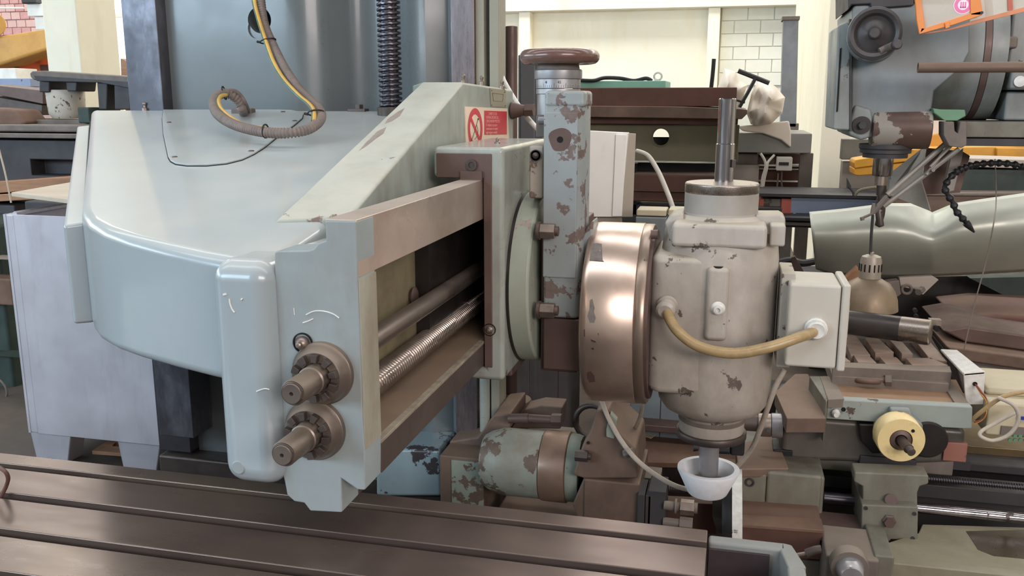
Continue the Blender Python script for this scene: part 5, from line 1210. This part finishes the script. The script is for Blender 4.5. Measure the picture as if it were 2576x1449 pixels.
# chip guard plates
cg = thing('chip_guard', 'bent grey steel chip guard plate hanging on struts beside the drill', 'guard', A(2300, 530, Y=3.5))
q = [A(2322, 372, Y=3.7), A(2331, 358, Y=3.68), A(2318, 458, Y=3.5), A(2340, 531, Y=3.45), A(2232, 488, Y=3.55), A(2234, 440, Y=3.6), A(2290, 420, Y=3.7)]
MB().prism(q, (.004, .008, .003)).build('plate', mat('dull_guard_steel', (150, 144, 136), .5, .3, var=.12, vs=8), cg)
MB().slab([(2330, 372), (2420, 380), (2440, 392), (2415, 485), (2318, 490), (2320, 450)], 3.72, .02).build('inner_plate', 'brown', cg)
MB().slab([(2392, 395), (2424, 372), (2420, 400), (2400, 480), (2372, 486)], 3.6, .03).build('strut_plate', mat('dull_guard_steel', (150, 144, 136), .5, .3, var=.12, vs=8), cg, bevel=.002)
for u, v, w_ in (((2232, 490), (2378, 362), .0095), ((2222, 520), (2412, 375), .0085), ((2340, 420), (2398, 362), .005), ((2330, 440), (2385, 368), .005)):
    MB().tube([A(*u, Y=3.32), A(*v, Y=3.36)], w_, 8, smooth=0).build('strut', mat('dull_guard_steel', (150, 144, 136), .5, .3, var=.12, vs=8), cg)
MB().cyl(A(2348, 428, Y=3.3), A(2348, 428, Y=3.36), .006).build('strut_bolt', 'bolt', cg)
wn = thing('wing_clamp', 'small wing-screw clamp at the lower end of the guard struts', 'clamp', A(2195, 545, Y=3.3))
MB().tube([A(2232, 495, Y=3.3), A(2205, 525, Y=3.3), A(2196, 535, Y=3.3)], .010, 8, smooth=0).build('arm', 'castgrey', wn)
MB().slab([(2195, 512), (2203, 512), (2202, 538), (2190, 538)], 3.29, .015).build('cheek', 'castgrey', wn, bevel=.002)
MB().tube([A(2168, 549, Y=3.29), A(2198, 536, Y=3.29)], .0045, 8, smooth=0).build('wing_screw', 'castgrey', wn)
MB().cyl(A(2168, 546, Y=3.29), A(2170, 554, Y=3.29), .007).build('wing', 'castgrey', wn)
# lamp
lp = A(2190, 640, Y=3.55)
lm = thing('work_lamp', 'hanging brass-brown work lamp with slotted grey cap', 'lamp', A(2192, 775, Y=3.55))
MB().tube([A(2196, 540, Y=3.55), A(2192, 590, Y=3.55), lp], .0055, 8).build('stem', 'castdark', lm)
lx = lp.x+.004; lz = lambda py: A(2190, py, Y=3.55).z
MB().lathe([(0, lz(634)), (.008, lz(634)), (.008, lz(640)), (.02, lz(641)), (.034, lz(645)), (.0385, lz(655)), (.039, lz(699)), (.036, lz(700))], (lx, 3.55, 0), (0, 0, 1), 40).build('cap', 'lampneck', lm)
for i in range(14):
    t = 2*PI*i/14; c = Vector((lx+.0388*math.cos(t), 3.55+.0388*math.sin(t), lz(672)))
    MB().lathe([(.0028, -.014), (.0028, .014)], c, (0, 0, 1), 8).build('vent_slot', 'blackhole', lm)
MB().lathe([(.036, lz(699)), (.048, lz(702)), (.075, lz(712)), (.094, lz(730)), (.105, lz(750)), (.110, lz(776)), (.107, lz(776)), (.090, lz(734)), (.03, lz(705))], (lx, 3.55, 0), (0, 0, 1), 56).build('shade', 'lampshade', lm)
# bent zinc sheet: a long curved trough lying on its side
bs = MB(); U_, V_ = 60, 22; vs = []
topE = [(2036, 534), (2120, 526), (2230, 512), (2300, 512), (2345, 535), (2400, 512), (2480, 500), (2580, 486), (2700, 470)]
botE = [(2052, 676), (2090, 690), (2230, 697), (2300, 696), (2345, 694), (2400, 692), (2480, 688), (2580, 682), (2700, 676)]
def pl(E, t):
    k = t*(len(E)-1); i = min(int(k), len(E)-2); f_ = k-i
    return (E[i][0]+(E[i+1][0]-E[i][0])*f_, E[i][1]+(E[i+1][1]-E[i][1])*f_)
for j in range(V_+1):
    v = j/V_; ang_ = math.radians(150)*v-math.radians(60)
    bulge = .26*math.cos(ang_*.9)
    for i in range(U_+1):
        u = i/U_; a_ = pl(topE, u); b_ = pl(botE, u)
        if v*1.0 == 0: pass
        x = a_[0]+(b_[0]-a_[0])*v; y = a_[1]+(b_[1]-a_[1])*v
        dent = .06*math.exp(-((x-2335)/55)**2)*math.exp(-(v/.35)**2)
        vs.append(A(x, y, Y=4.15-bulge+dent))
W_ = U_+1
fs = [(j*W_+i, j*W_+i+1, (j+1)*W_+i+1, (j+1)*W_+i) for j in range(V_) for i in range(U_)]
bs.add(vs, fs)
o = single(bs, 'bent_zinc_sheet', 'curvesheet', 'long curved shiny zinc sheet behind the hanging work lamp', 'metal sheet', ang=60)
md = o.modifiers.new('thickness', 'SOLIDIFY'); md.thickness = .002; md.offset = 1
# segmented coolant hose
ch_ = thing('coolant_hose', 'black segmented coolant hose with pointed nozzle curving down at right', 'hose', A(2440, 560, Y=3.6))
pts = [A(x, y, Y=Y) for x, y, Y in ((2590, 428, 3.5), (2560, 415, 3.5), (2520, 410, 3.5), (2480, 411, 3.5), (2445, 415, 3.48), (2420, 424, 3.45), (2400, 436, 3.42), (2385, 452, 3.4), (2375, 472, 3.4), (2385, 492, 3.4), (2398, 510, 3.4), (2404, 530, 3.4), (2418, 545, 3.4), (2430, 560, 3.4))]
tmp = MB(); Q = []
for i in range(len(pts)-1):
    n_ = max(1, round((pts[i+1]-pts[i]).length/.026))
    for k in range(n_): Q.append(pts[i]+(pts[i+1]-pts[i])*k/n_)
Q.append(pts[-1])
for i in range(len(Q)-1):
    d = Q[i+1]-Q[i]; L_ = d.length
    MB().lathe([(.009, 0), (.0125, L_*.2), (.0135, L_*.45), (.010, L_*.6), (.0075, L_*.75), (.0075, L_*1.1)], Q[i], d, 14).build('segment', 'black', ch_)
d = (Q[-1]-Q[-3]).normalized()
MB().lathe([(.013, 0), (.012, .012), (.003, .045), (0, .045)], Q[-1], d, 14).build('nozzle', 'black', ch_)
single(MB().tube([A(2503, 400, Y=3.9), A(2506, 500, Y=3.9), A(2500, 560, Y=3.6), A(2480, 660, Y=3.5), A(2450, 770, Y=3.45), A(2425, 880, Y=3.4)], .0022, 6), 'hanging_wire', 'castgrey', 'thin slack wire hanging in front of the zinc sheet', 'wire')
# ================================================================ RIGHT: CROSS SLIDE AND LATHE BED
cs = thing('compound_slide', 'worn compound cross slide with slotted top and dusty tray', 'cross slide', (.6, 3.0, .3))
ZT = .715
for q in ([(2118, 842), (2152, 842), (2190, 893), (2140, 893)], [(2176, 850), (2209, 850), (2249, 886), (2202, 888)], [(2228, 843), (2255, 843), (2297, 890), (2269, 890)], [(2290, 841), (2324, 841), (2383, 909), (2338, 902)],
          [(2100, 890), (2117, 890), (2140, 909), (2100, 909)], [(2148, 893), (2188, 895), (2205, 912), (2158, 910)], [(2212, 897), (2255, 898), (2272, 915), (2228, 914)], [(2278, 900), (2341, 900), (2386, 919), (2294, 917)]):
    zslab(q, ZT, .03).build('slotted_land', mat('dusty_land', (152, 130, 116), .6, .1, var=.14, vs=8), cs, bevel=.002)
zslab([(2085, 818), (2325, 818), (2392, 930), (2100, 924)], ZT-.03, .05).build('slotted_base', 'darksteel', cs, bevel=.003)
zslab([(2095, 910), (2390, 921), (2394, 936), (2095, 922)], ZT-.002, .06).build('front_rim', 'castgrey', cs, bevel=.002)
TY = 2.9
fz = A(2100, 1008, Y=TY).z
tray = [(2064, 946), (2402, 958), (2446, 1024), (2083, 1005)]
zslab([(2070, 946), (2405, 955), (2440, 1022), (2086, 1004)], fz-.006, .02).build('tray_floor', 'rustbright' if 0 else mat('dusty_tray', (150, 118, 92), .8, .0, var=.12, vs=7, bump=.05), cs)
zslab([(2062, 946), (2098, 948), (2124, 1003), (2083, 1005)], fz, .03).build('tray_rim', 'castgrey', cs, bevel=.002)
zslab([(2366, 957), (2390, 953), (2446, 1024), (2405, 1018)], fz, .03).build('tray_rim', 'castgrey', cs, bevel=.002)
l0, l1 = A(2083, 1003, Z=fz), A(2446, 1024, Z=fz)
yf = (l0.y+l1.y)/2
MB().slab([(2083, 1004), (2447, 1024), (2445, 1080), (2300, 1072), (2200, 1062), (2078, 1054)], yf, .04).build('front_apron', mat('tray_paint', (150, 158, 152), .45, var=.1, vs=5, wear=((100, 84, 74), .18, 8, .1, .6), bump=.1), cs, bevel=.004)
zslab([(2036, 946), (2064, 946), (2083, 1005), (2078, 1010)], fz-.002, .14).build('tray_side', 'dirtygreen', cs, bevel=.003)
_f = A(2240, 930, Z=ZT).y; _a = A(2095, 930, Y=_f).x; _b = A(2392, 930, Y=_f).x
MB().box(_a, _b, _f, _f+.3, fz-.02, ZT-.034).build('upper_body', 'castgrey', cs, bevel=.004)
zslab([(2000, 940), (2034, 940), (2078, 1052), (1979, 1052), (1950, 985)], fz-.05, .05).build('way_top', 'brown_dusty', cs, bevel=.003)
# main dark body
MB().slab([(1974, 1052), (2080, 1054), (2430, 1080), (2430, 1165), (2300, 1170), (2000, 1160), (1960, 1150)], yf+.03, .4).build('cross_body', mat('grimy_cross_body', (98, 92, 86), .4, .2, var=.25, vs=6), cs, bevel=.02, seg=4)
MB().slab([(1960, 1100), (2240, 1130), (2240, 1196), (1960, 1175)], yf+.06, .3).build('lower_body', 'dirtygreen', cs, bevel=.01)
MB().pbox(2164, 1146, 2303, 1196, yf+.02, .3).build('way_block', 'castdark', cs, bevel=.004)
MB().pbox(2303, 1150, 2396, 1198, yf+.04, .3).build('way_block', 'castgrey', cs, bevel=.004)
MB().pbox(2376, 1112, 2430, 1164, yf+.02, .05).build('red_patch', mat('worn_red_pad', (150, 98, 84), .6, var=.1, vs=8, wear=((110, 92, 80), .4, 9, 0, .7)), cs, bevel=.003)
MB().lathe([(.0, 0), (.055, 0), (.06, .006), (.06, .02)], A(2335, 1108, Y=yf-.01), (0, 1, 0), 40).build('black_boss', 'grime_and_shade', cs)
MB().slab([(2160, 1066), (2230, 1070), (2230, 1140), (2195, 1142), (2165, 1110)], yf-.0, .04).build('black_recess', 'grime_and_shade', cs, bevel=.006)
# bracket behind the dial
MB().slab([(2200, 1080), (2206, 1062), (2238, 1048), (2240, 1028), (2290, 1030), (2294, 1044), (2322, 1068), (2324, 1130), (2210, 1130), (2198, 1110)], yf-.03, .05).build('dial_bracket', 'paint2b', cs, bevel=.006)
MB().cyl(A(2264, 1040, Y=yf-.04), A(2264, 1040, Y=yf-.02), .008).build('bracket_screw', 'bolt', cs)
dc = A(2267, 1108, Y=yf-.10)
dd = thing('yellow_dial', 'cream-yellow round dial with a short threaded crank shaft', 'dial', dc)
k_ = 1/2250*dc.y
MB().lathe([(.045, .075), (56*k_*1.0, .072), (57*k_, .06), (57*k_, .006), (55*k_, 0), (27*k_, 0), (27*k_, .02), (0, .02)], dc, (-.05, 1, 0), 64).build('dial_ring', 'dialyellow', dd)
MB().lathe([(26*k_, .006), (25*k_, .0), (15*k_, -.004), (15*k_, .01)], dc+Vector((0, .004, 0)), (-.05, 1, 0), 40).build('hub_nut', 'brown', dd)
sx2 = dc+Vector((.0, .01, 0)); e2 = dc+Vector((.018, -.075, -.008))
MB().cyl(sx2, sx2+(e2-sx2)*.75, 12*k_).build('shaft', 'darksteel', dd)
MB().screwthread(sx2+(e2-sx2)*.7, e2, 10*k_, .003, .001, n=16).build('shaft_thread', 'darksteel', dd, ang=60)
for u, v in ((25, -27), (-30, 0), (14, 24)): MB().cyl(dc+Vector((u*k_, -.0012, -v*k_)), dc+Vector((u*k_, .003, -v*k_)), 4*k_).build('pin_hole', 'blackhole', dd)
p = A(2102, 1038, Y=yf-.002); MB().lathe([(.013, 0), (.013, -.012), (.008, -.02), (.008, -.026), (0, -.026)], p, (0, 1, 0), 20).build('oil_nipple', 'gland', cs)
MB().cyl(A(2122, 1030, Y=yf-.003), A(2122, 1030, Y=yf+.02), .007).build('oil_hole', 'blackhole', cs)
# eyebolt on tray
eb = thing('eye_bolt', 'rusty eye bolt lying on the dusty tray', 'eye bolt', A(2190, 972, Z=fz-.004))
ec = A(2182, 958, Z=fz+.012)
MB().torus(ec, (0, .25, 1), .036, .0088, 40, 12).build('eye', 'brown_dusty', eb)
MB().cyl(ec+Vector((.034, 0, .004)), ec+Vector((.07, -.006, .01)), .012).build('shank', 'brown_dusty', eb)
MB().hexnut(ec+Vector((.055, -.005, .008)), ec+Vector((.075, -.008, .01)), .021).build('nut', 'castgrey', eb, bevel=.001)
# white bracket at right of tray
wbk = thing('white_bracket', 'dirty white sheet bracket at the right corner of the slotted slide', 'bracket', A(2440, 1020, Y=3.0))
MB().prism([A(2366, 878, Y=3.35), A(2408, 880, Y=3.35), A(2478, 935, Y=3.05), A(2425, 940, Y=3.05)], (0, 0, -.008)).build('top', 'gland', wbk, bevel=.002)
MB().slab([(2424, 938), (2478, 934), (2474, 1018), (2430, 1018)], 3.05, .01).build('face', 'gland', wbk, bevel=.002)
MB().cyl(A(2453, 966, Y=3.045), A(2453, 966, Y=3.05), .007).build('cable_hole', 'blackhole', wbk)
for i, (dx, mt, lab) in enumerate(((0, 'redwire', ''), (5, 'yellowwire', ''))):
    MB().tube([A(2453, 966, Y=3.05), A(2468, 985+dx, Y=3.0), A(2482, 1010+dx, Y=3.0), A(2476, 1050, Y=3.0), A(2450, 1062+dx, Y=3.0)], .003, 6).build('wire', mt, wbk)
single(MB().tube([A(2440, 1060, Y=2.95), A(2470, 1035, Y=2.92), A(2520, 1000, Y=2.9), A(2580, 985, Y=2.9), A(2640, 985, Y=2.9)], .007, 10), 'beige_cable', 'hose', 'beige cable sweeping over the cream electronics case', 'cable')
single(MB().tube([A(2510, 1000, Y=2.88), A(2550, 1020, Y=2.86), A(2562, 1055, Y=2.86), A(2540, 1092, Y=2.86), A(2500, 1108, Y=2.86), A(2470, 1100, Y=2.86), A(2466, 1088, Y=2.87), A(2490, 1072, Y=2.9), A(2560, 1035, Y=2.92)], .006, 10), 'looped_lead', 'greycable', 'beige lead looped in front of the cream electronics case', 'cable')
ro = thing('electronics_case', 'cream electronics case with green buttons at the right edge', 'electronics case', A(2560, 1118, Y=3.0))
MB().pbox(2487, 1012, 2700, 1112, 3.0, .25).build('case', 'cream_box', ro, bevel=.008)
MB().pbox(2480, 975, 2700, 1010, 3.08, .25).build('top', 'cream_box', ro, bevel=.02)
MB().pbox(2520, 1072, 2700, 1108, 2.994, .01).build('keypad', 'castgrey', ro)
MB().pbox(2560, 1048, 2700, 1066, 2.993, .01).build('screen', 'blueled', ro)
for r_ in range(2):
    for c_ in range(5):
        p = A(2541+c_*13, 1098+r_*10 if r_ else 1098, Y=2.99); MB().lathe([(.006, .004), (.0055, 0), (0, 0)], p, (0, 1, 0), 14).build('button', 'greenblk', ro)
# boring bar
bb = thing('boring_bar', 'dark cylindrical boring bar with bright tool end on the slotted slide', 'boring bar', A(2240, 838, Y=3.05))
p0 = A(2090, 806, Y=3.3)+Vector((0, .12, -.025)); ax = (A(2345, 806, Y=3.3)-p0); ax.z = 0; L2_ = ax.length
MB().lathe([(0, 0), (.045, 0), (.045, L2_*.72)], p0, ax, 48).build('bar', mat('black_bar', (72, 66, 64), .4, .4, var=.12, vs=6), bb)
u = ax.normalized()
MB().lathe([(.045, 0), (.0452, .002), (.0452, L2_*.27), (.040, L2_*.28), (0, L2_*.28)], p0+ax*.72, ax, 48).build('tool_end', 'steel', bb)
MB().box(p0.x+L2_-.01, p0.x+L2_+.03, p0.y-.03, p0.y+.0, p0.z+.005, p0.z+.027).build('cutter', 'bolt', bb, bevel=.001)
for x, y, r_ in ((2303, 782, .0075), (2306, 797, .0075), (2304, 833, .011), (2356, 828, .009)):
    q = A(x, y, Y=3.37); MB().cyl(q+Vector((0, -.003, 0)), q+Vector((0, .02, 0)), r_).build('set_screw_hole', 'blackhole', bb)
# bits behind the lamp
single(MB().slab([(2127, 700), (2158, 672), (2164, 690), (2150, 790), (2130, 790)], 3.8, .06), 'wood_offcut', 'wood', 'brown wooden offcut left of the hanging work lamp', 'offcut', bevel=.003)
fc = thing('folded_bracket', 'pale dented metal bracket with a bolt right of the work lamp', 'bracket', A(2300, 740, Y=3.9))
MB().slab([(2262, 698), (2345, 694), (2362, 704), (2322, 742), (2300, 728), (2265, 722)], 3.9, .03).build('plate', 'whitebox2', fc, bevel=.003)
MB().slab([(2230, 710), (2262, 706), (2268, 740), (2240, 760)], 3.85, .06).build('arm', 'castgrey', fc, bevel=.004)
MB().torus(A(2281, 728, Y=3.85), (0, 1, 0), .018, .006).build('ring', 'castgrey', fc)
MB().hexnut(A(2310, 735, Y=3.82), A(2320, 728, Y=3.86), .014).build('nut', 'castgrey', fc)
# dark castings behind on the right
dc_ = thing('dark_plate_stack', 'stack of dark rusty curved plates at the right edge', 'plate stack', A(2500, 980, Y=4.2))
MB().slab([(2370, 832), (2430, 822), (2700, 860), (2700, 900), (2430, 862)], 4.2, .5).build('plate', 'brown', dc_, bevel=.01)
MB().slab([(2400, 800), (2500, 790), (2700, 800), (2700, 856), (2500, 838)], 4.5, .5).build('plate', 'rust', dc_, bevel=.02)
MB().slab([(2380, 870), (2700, 915), (2700, 950), (2400, 905)], 4.1, .5).build('plate', 'brown_dusty', dc_, bevel=.01)
MB().slab([(2400, 910), (2700, 955), (2700, 1010), (2420, 990)], 4.05, .5).build('plate', 'darksteel', dc_, bevel=.01)
MB().slab([(2100, 700), (2700, 690), (2700, 800), (2100, 860)], 5.2, .3).build('rear_wall', 'grime_and_shade', dc_)
MB().slab([(2440, 700), (2700, 694), (2700, 780), (2560, 760)], 5.0, .1).build('green_flank', 'dkgreen', dc_)
MB().pbox(2040, 850, 2700, 1100, 5.5, .3).build('under_wall', 'grime_and_shade', dc_)
# left shaft with sleeve (axis X)
p = A(1870, 1062, Y=2.95)
sf = thing('sleeved_shaft', 'horizontal steel shaft with bright sleeve right of the cup', 'shaft', p)
MB().cyl(p, A(1912, 1065, Y=2.95), .028).build('shaft', 'darksteel', sf)
q = A(1907, 1068, Y=2.95); q2 = A(1940, 1070, Y=2.95); q3 = A(1968, 1071, Y=2.95)
MB().lathe([(.02, 0), (.038, 0), (.039, .003), (.039, (q2-q).length-.002), (.037, (q2-q).length)], q, q2-q, 40).build('sleeve', 'bolt', sf)
MB().lathe([(.02, 0), (.040, .001), (.041, .003), (.041, (q3-q2).length), (.03, (q3-q2).length)], q2, q3-q2, 40).build('sleeve', 'dial', sf)
MB().cyl(A(1933, 1082, Y=2.9), A(1933, 1082, Y=2.93), .007).build('grub_screw', 'castdark', sf)
# small parts around the quill
qp = thing('quill_lever', 'small black lever and knob behind the spindle quill', 'lever', A(1800, 1150, Y=2.75))
MB().pbox(1838, 1098, 1872, 1150, 2.75, .1).build('block', 'black', qp, bevel=.008)
MB().cyl(A(1800, 1132, Y=2.75), A(1836, 1134, Y=2.75), .011).build('pin', 'black', qp)
MB().cyl(A(1745, 1126, Y=2.8), A(1757, 1128, Y=2.8), .013, .008).build('knob', 'black', qp)
# grey-green gearbox panels lower centre-right
single(MB().pbox(2304, 1150, 2440, 1185, yf+.2, .1), 'bed_wiper', 'castdark', 'dark felt wiper bar under the right end of the cross slide', 'wiper')
gb = thing('gearbox', 'dirty green gearbox with two recessed panels right of the grinding cup', 'gearbox', A(1965, 1310, Y=2.75))
MB().pbox(1856, 1180, 2068, 1304, 2.8, .4).build('body', 'dirtygreen', gb, bevel=.01)
MB().pbox(1862, 1186, 1924, 1282, 2.79, .03).build('door', 'dirtygreen', gb, bevel=.01)
MB().pbox(1930, 1186, 2062, 1292, 2.79, .03).build('door', 'dirtygreen', gb, bevel=.01)
zslab([(1850, 1120), (1950, 1090), (1985, 1178), (1856, 1180)], A(1960, 1180, Y=2.8).z, .03).build('lid', 'brown_dusty', gb, bevel=.004)
MB().pbox(1945, 1130, 1992, 1172, 2.95, .1).build('black_block', 'black', gb, bevel=.004)
MB().torus(A(1886, 1214, Y=2.785), (0, 1, 0), .012, .003, 20, 6).build('pull_ring', 'castdark', gb)
rx = thing('rusty_chest', 'rusty flat-topped steel chest below the gearbox', 'chest', A(1965, 1400, Y=2.6))
MB().slab([(1857, 1318), (2070, 1334), (2076, 1410), (1857, 1400)], 2.62, .4).build('body', 'rust', rx, bevel=.004)
za_ = A(1960, 1326, Y=2.62).z
zslab([(1850, 1292), (2066, 1304), (2074, 1334), (1857, 1318)], za_+.008, .012).build('lid', 'rustbright', rx, bevel=.003)
wsr = thing('graduated_ring', 'white graduated ring standing between the cup and the chest', 'graduated ring', A(1838, 1350, Y=2.6))
MB().lathe([(.14, 0), (.15, 0), (.15, .03), (.14, .03)], A(1842, 1300, Y=2.72), (1, 0, .05), 64).build('ring', 'gland', wsr)
for i, tx in enumerate(('17', '22')): text(tx, 'black', A(1836+12*i, 1332, Y=2.565), .012, wsr, (PI/2, PI/2, 0))
MB().lathe([(.0, -.03), (.139, -.03), (.145, -.02), (.145, .0)], A(1842, 1300, Y=2.72), (1, 0, .05), 64).build('hub', 'black', wsr)
single(MB().slab([(1792, 1250), (1822, 1252), (1826, 1290), (1822, 1345), (1804, 1340), (1792, 1300)], 2.75, .02), 'wood_slip', 'castgrey', 'pale narrow slip standing below the grinding cup', 'slip', bevel=.002)
single(MB().slab([(1672, 1262), (1795, 1268), (1802, 1345), (1680, 1330)], 2.85, .05), 'rusty_plate', 'rust', 'rusty brown plate standing behind the big clamp nuts', 'plate', bevel=.002)
# apron block and rods
ab = thing('apron_block', 'dirty green apron block with two hex plugs under the yellow dial', 'apron', A(2238, 1365, Y=2.72))
YA = 2.72
MB().slab([(2150, 1188), (2336, 1196), (2336, 1218), (2314, 1224), (2308, 1240), (2308, 1275), (2170, 1270), (2170, 1224), (2148, 1212)], YA+.04, .08).build('upper', 'dirtygreen', ab, bevel=.005)
MB().slab([(2168, 1270), (2310, 1276), (2308, 1362), (2166, 1352)], YA, .25).build('lower', 'dirtygreen', ab, bevel=.004)
MB().cyl(A(2242, 1258, Y=YA+.02), A(2242, 1258, Y=YA+.05), .018).build('boss', 'brown', ab)
p = A(2236, 1310, Y=YA); MB().lathe([(.021, .002), (.021, -.004), (.016, -.008), (.016, -.02), (0, -.02)], p, (0, 1, 0), 6).build('hex_plug', 'brown', ab)
for x, y in ((2178, 1278), (2300, 1292), (2176, 1344), (2296, 1354)): MB().cap(A(x, y, Y=YA), (0, -1, 0), .006, .003).build('corner_screw', 'castdark', ab)
p = A(2232, 1350, Y=YA); MB().hexnut(p, p+Vector((0, -.014, 0)), .008).build('drain_screw', 'castgrey', ab)
def rod(name, label, x0, y0, x1, y1, Y, r_, m_, cat, th=None):
    a = A(x0, y0, Y=Y); b = A(x1, y1, Y=Y)
    b.z = a.z
    mb = MB()
    if th: mb.screwthread(a, b, r_, th, r_*.25, n=18)
    else: mb.cyl(a, b, r_)
    return single(mb, name, m_, label, cat, ang=60 if th else 35)
rod('bed_screw', 'fine threaded lead screw running right from the apron block', 2325, 1203, 2720, 1222, 2.95, .010, 'darkscrew', 'lead screw', .0075)
rod('feed_rod', 'bright polished feed rod running right below the lead screw', 2250, 1272, 2720, 1290, 2.86, .0165, 'chrome', 'rod')
rod('dark_rod', 'dark horizontal rod left of the apron block', 2072, 1252, 2200, 1256, 2.9, .02, 'darkscrew', 'rod')
lbd = thing('lathe_bed', 'dark oily lathe bed behind the rods at lower right', 'lathe bed', A(2400, 1360, Y=3.2))
MB().pbox(2040, 1110, 2800, 1150, 3.35, .6).build('top_way', mat('oily_brass_way', (112, 96, 66), .35, .4, var=.2, vs=5), lbd, bevel=.004)
MB().pbox(2040, 1150, 2800, 1196, 3.25, .6).build('front_way', 'castdark', lbd, bevel=.004)
MB().pbox(2040, 1196, 2800, 1420, 3.15, .3).build('side_wall', 'castdark', lbd)
MB().pbox(2040, 1225, 2800, 1262, 3.06, .1).build('screw_cover', 'castdark', lbd, bevel=.004)
MB().pbox(2062, 1240, 2160, 1380, 3.0, .1).build('left_recess', 'grime_and_shade', lbd)
cv = thing('bed_cover', 'pale green cover plate with a dark oil stain at lower right corner', 'cover plate', A(2420, 1440, Y=2.5))
czc = A(2241, 1416, Y=2.55).z
cvo = zslab([(2222, 1368), (2310, 1340), (2320, 1318), (2700, 1330), (2760, 1470), (2241, 1416)], czc, .02).build('top_plate', 'palegreen', cv, bevel=.004)
zslab([(2430, 1336), (2700, 1330), (2740, 1420), (2500, 1398), (2460, 1382), (2440, 1350)], czc+.0012, .001).build('oil_stain', 'grime_and_shade' if 0 else mat('oil_stain', (74, 66, 52), .3, var=.2, vs=6), cv)
MB().slab([(2241, 1416), (2760, 1470), (2760, 1560), (2241, 1540)], 2.55, .04).build('front_face', 'palegreen', cv, bevel=.004)
lv = thing('gear_lever', 'grey gear lever with black knob at the bottom right', 'lever', A(2030, 1400, Y=2.45))
MB().tube([A(1996, 1398, Y=2.45), A(2030, 1392, Y=2.45)], .006, 10, smooth=0).build('rod', 'bolt', lv)
MB().tube([A(2028, 1392, Y=2.45), A(2050, 1384, Y=2.45), A(2066, 1382, Y=2.45)], .012, 12, smooth=2).build('knob', 'darksteel', lv)
kb = thing('control_housing', 'round grey knob in an arched housing at the bottom right edge', 'knob', A(2140, 1440, Y=2.45))
p = A(2140, 1440, Y=2.42)
MB().lathe([(.0, -.03), (.028, -.03), (.032, -.024), (.034, .0), (.04, .03)], p, (0, 1, 0), 40).build('knob', 'dial', kb)
MB().lathe([(.044, .02), (.05, .02), (.052, .03), (.052, .06)], p, (0, 1, 0), 40).build('housing_rim', 'castgrey', kb)
MB().cyl(A(2140, 1424, Y=2.39), A(2140, 1424, Y=2.40), .003).build('index_mark', 'gland', kb)
MB().pbox(2078, 1396, 2200, 1560, 2.5, .2).build('housing', 'castgrey', kb, bevel=.008)
MB().pbox(2200, 1396, 2236, 1560, 2.52, .2).build('housing_side', 'dirtygreen', kb, bevel=.006)
MB().pbox(2060, 1356, 2224, 1396, 2.62, .2).build('ledge', 'brown', kb, bevel=.004)
MB().pbox(1990, 1404, 2078, 1560, 2.64, .2).build('left_cheek', 'dirtygreen', kb, bevel=.01)
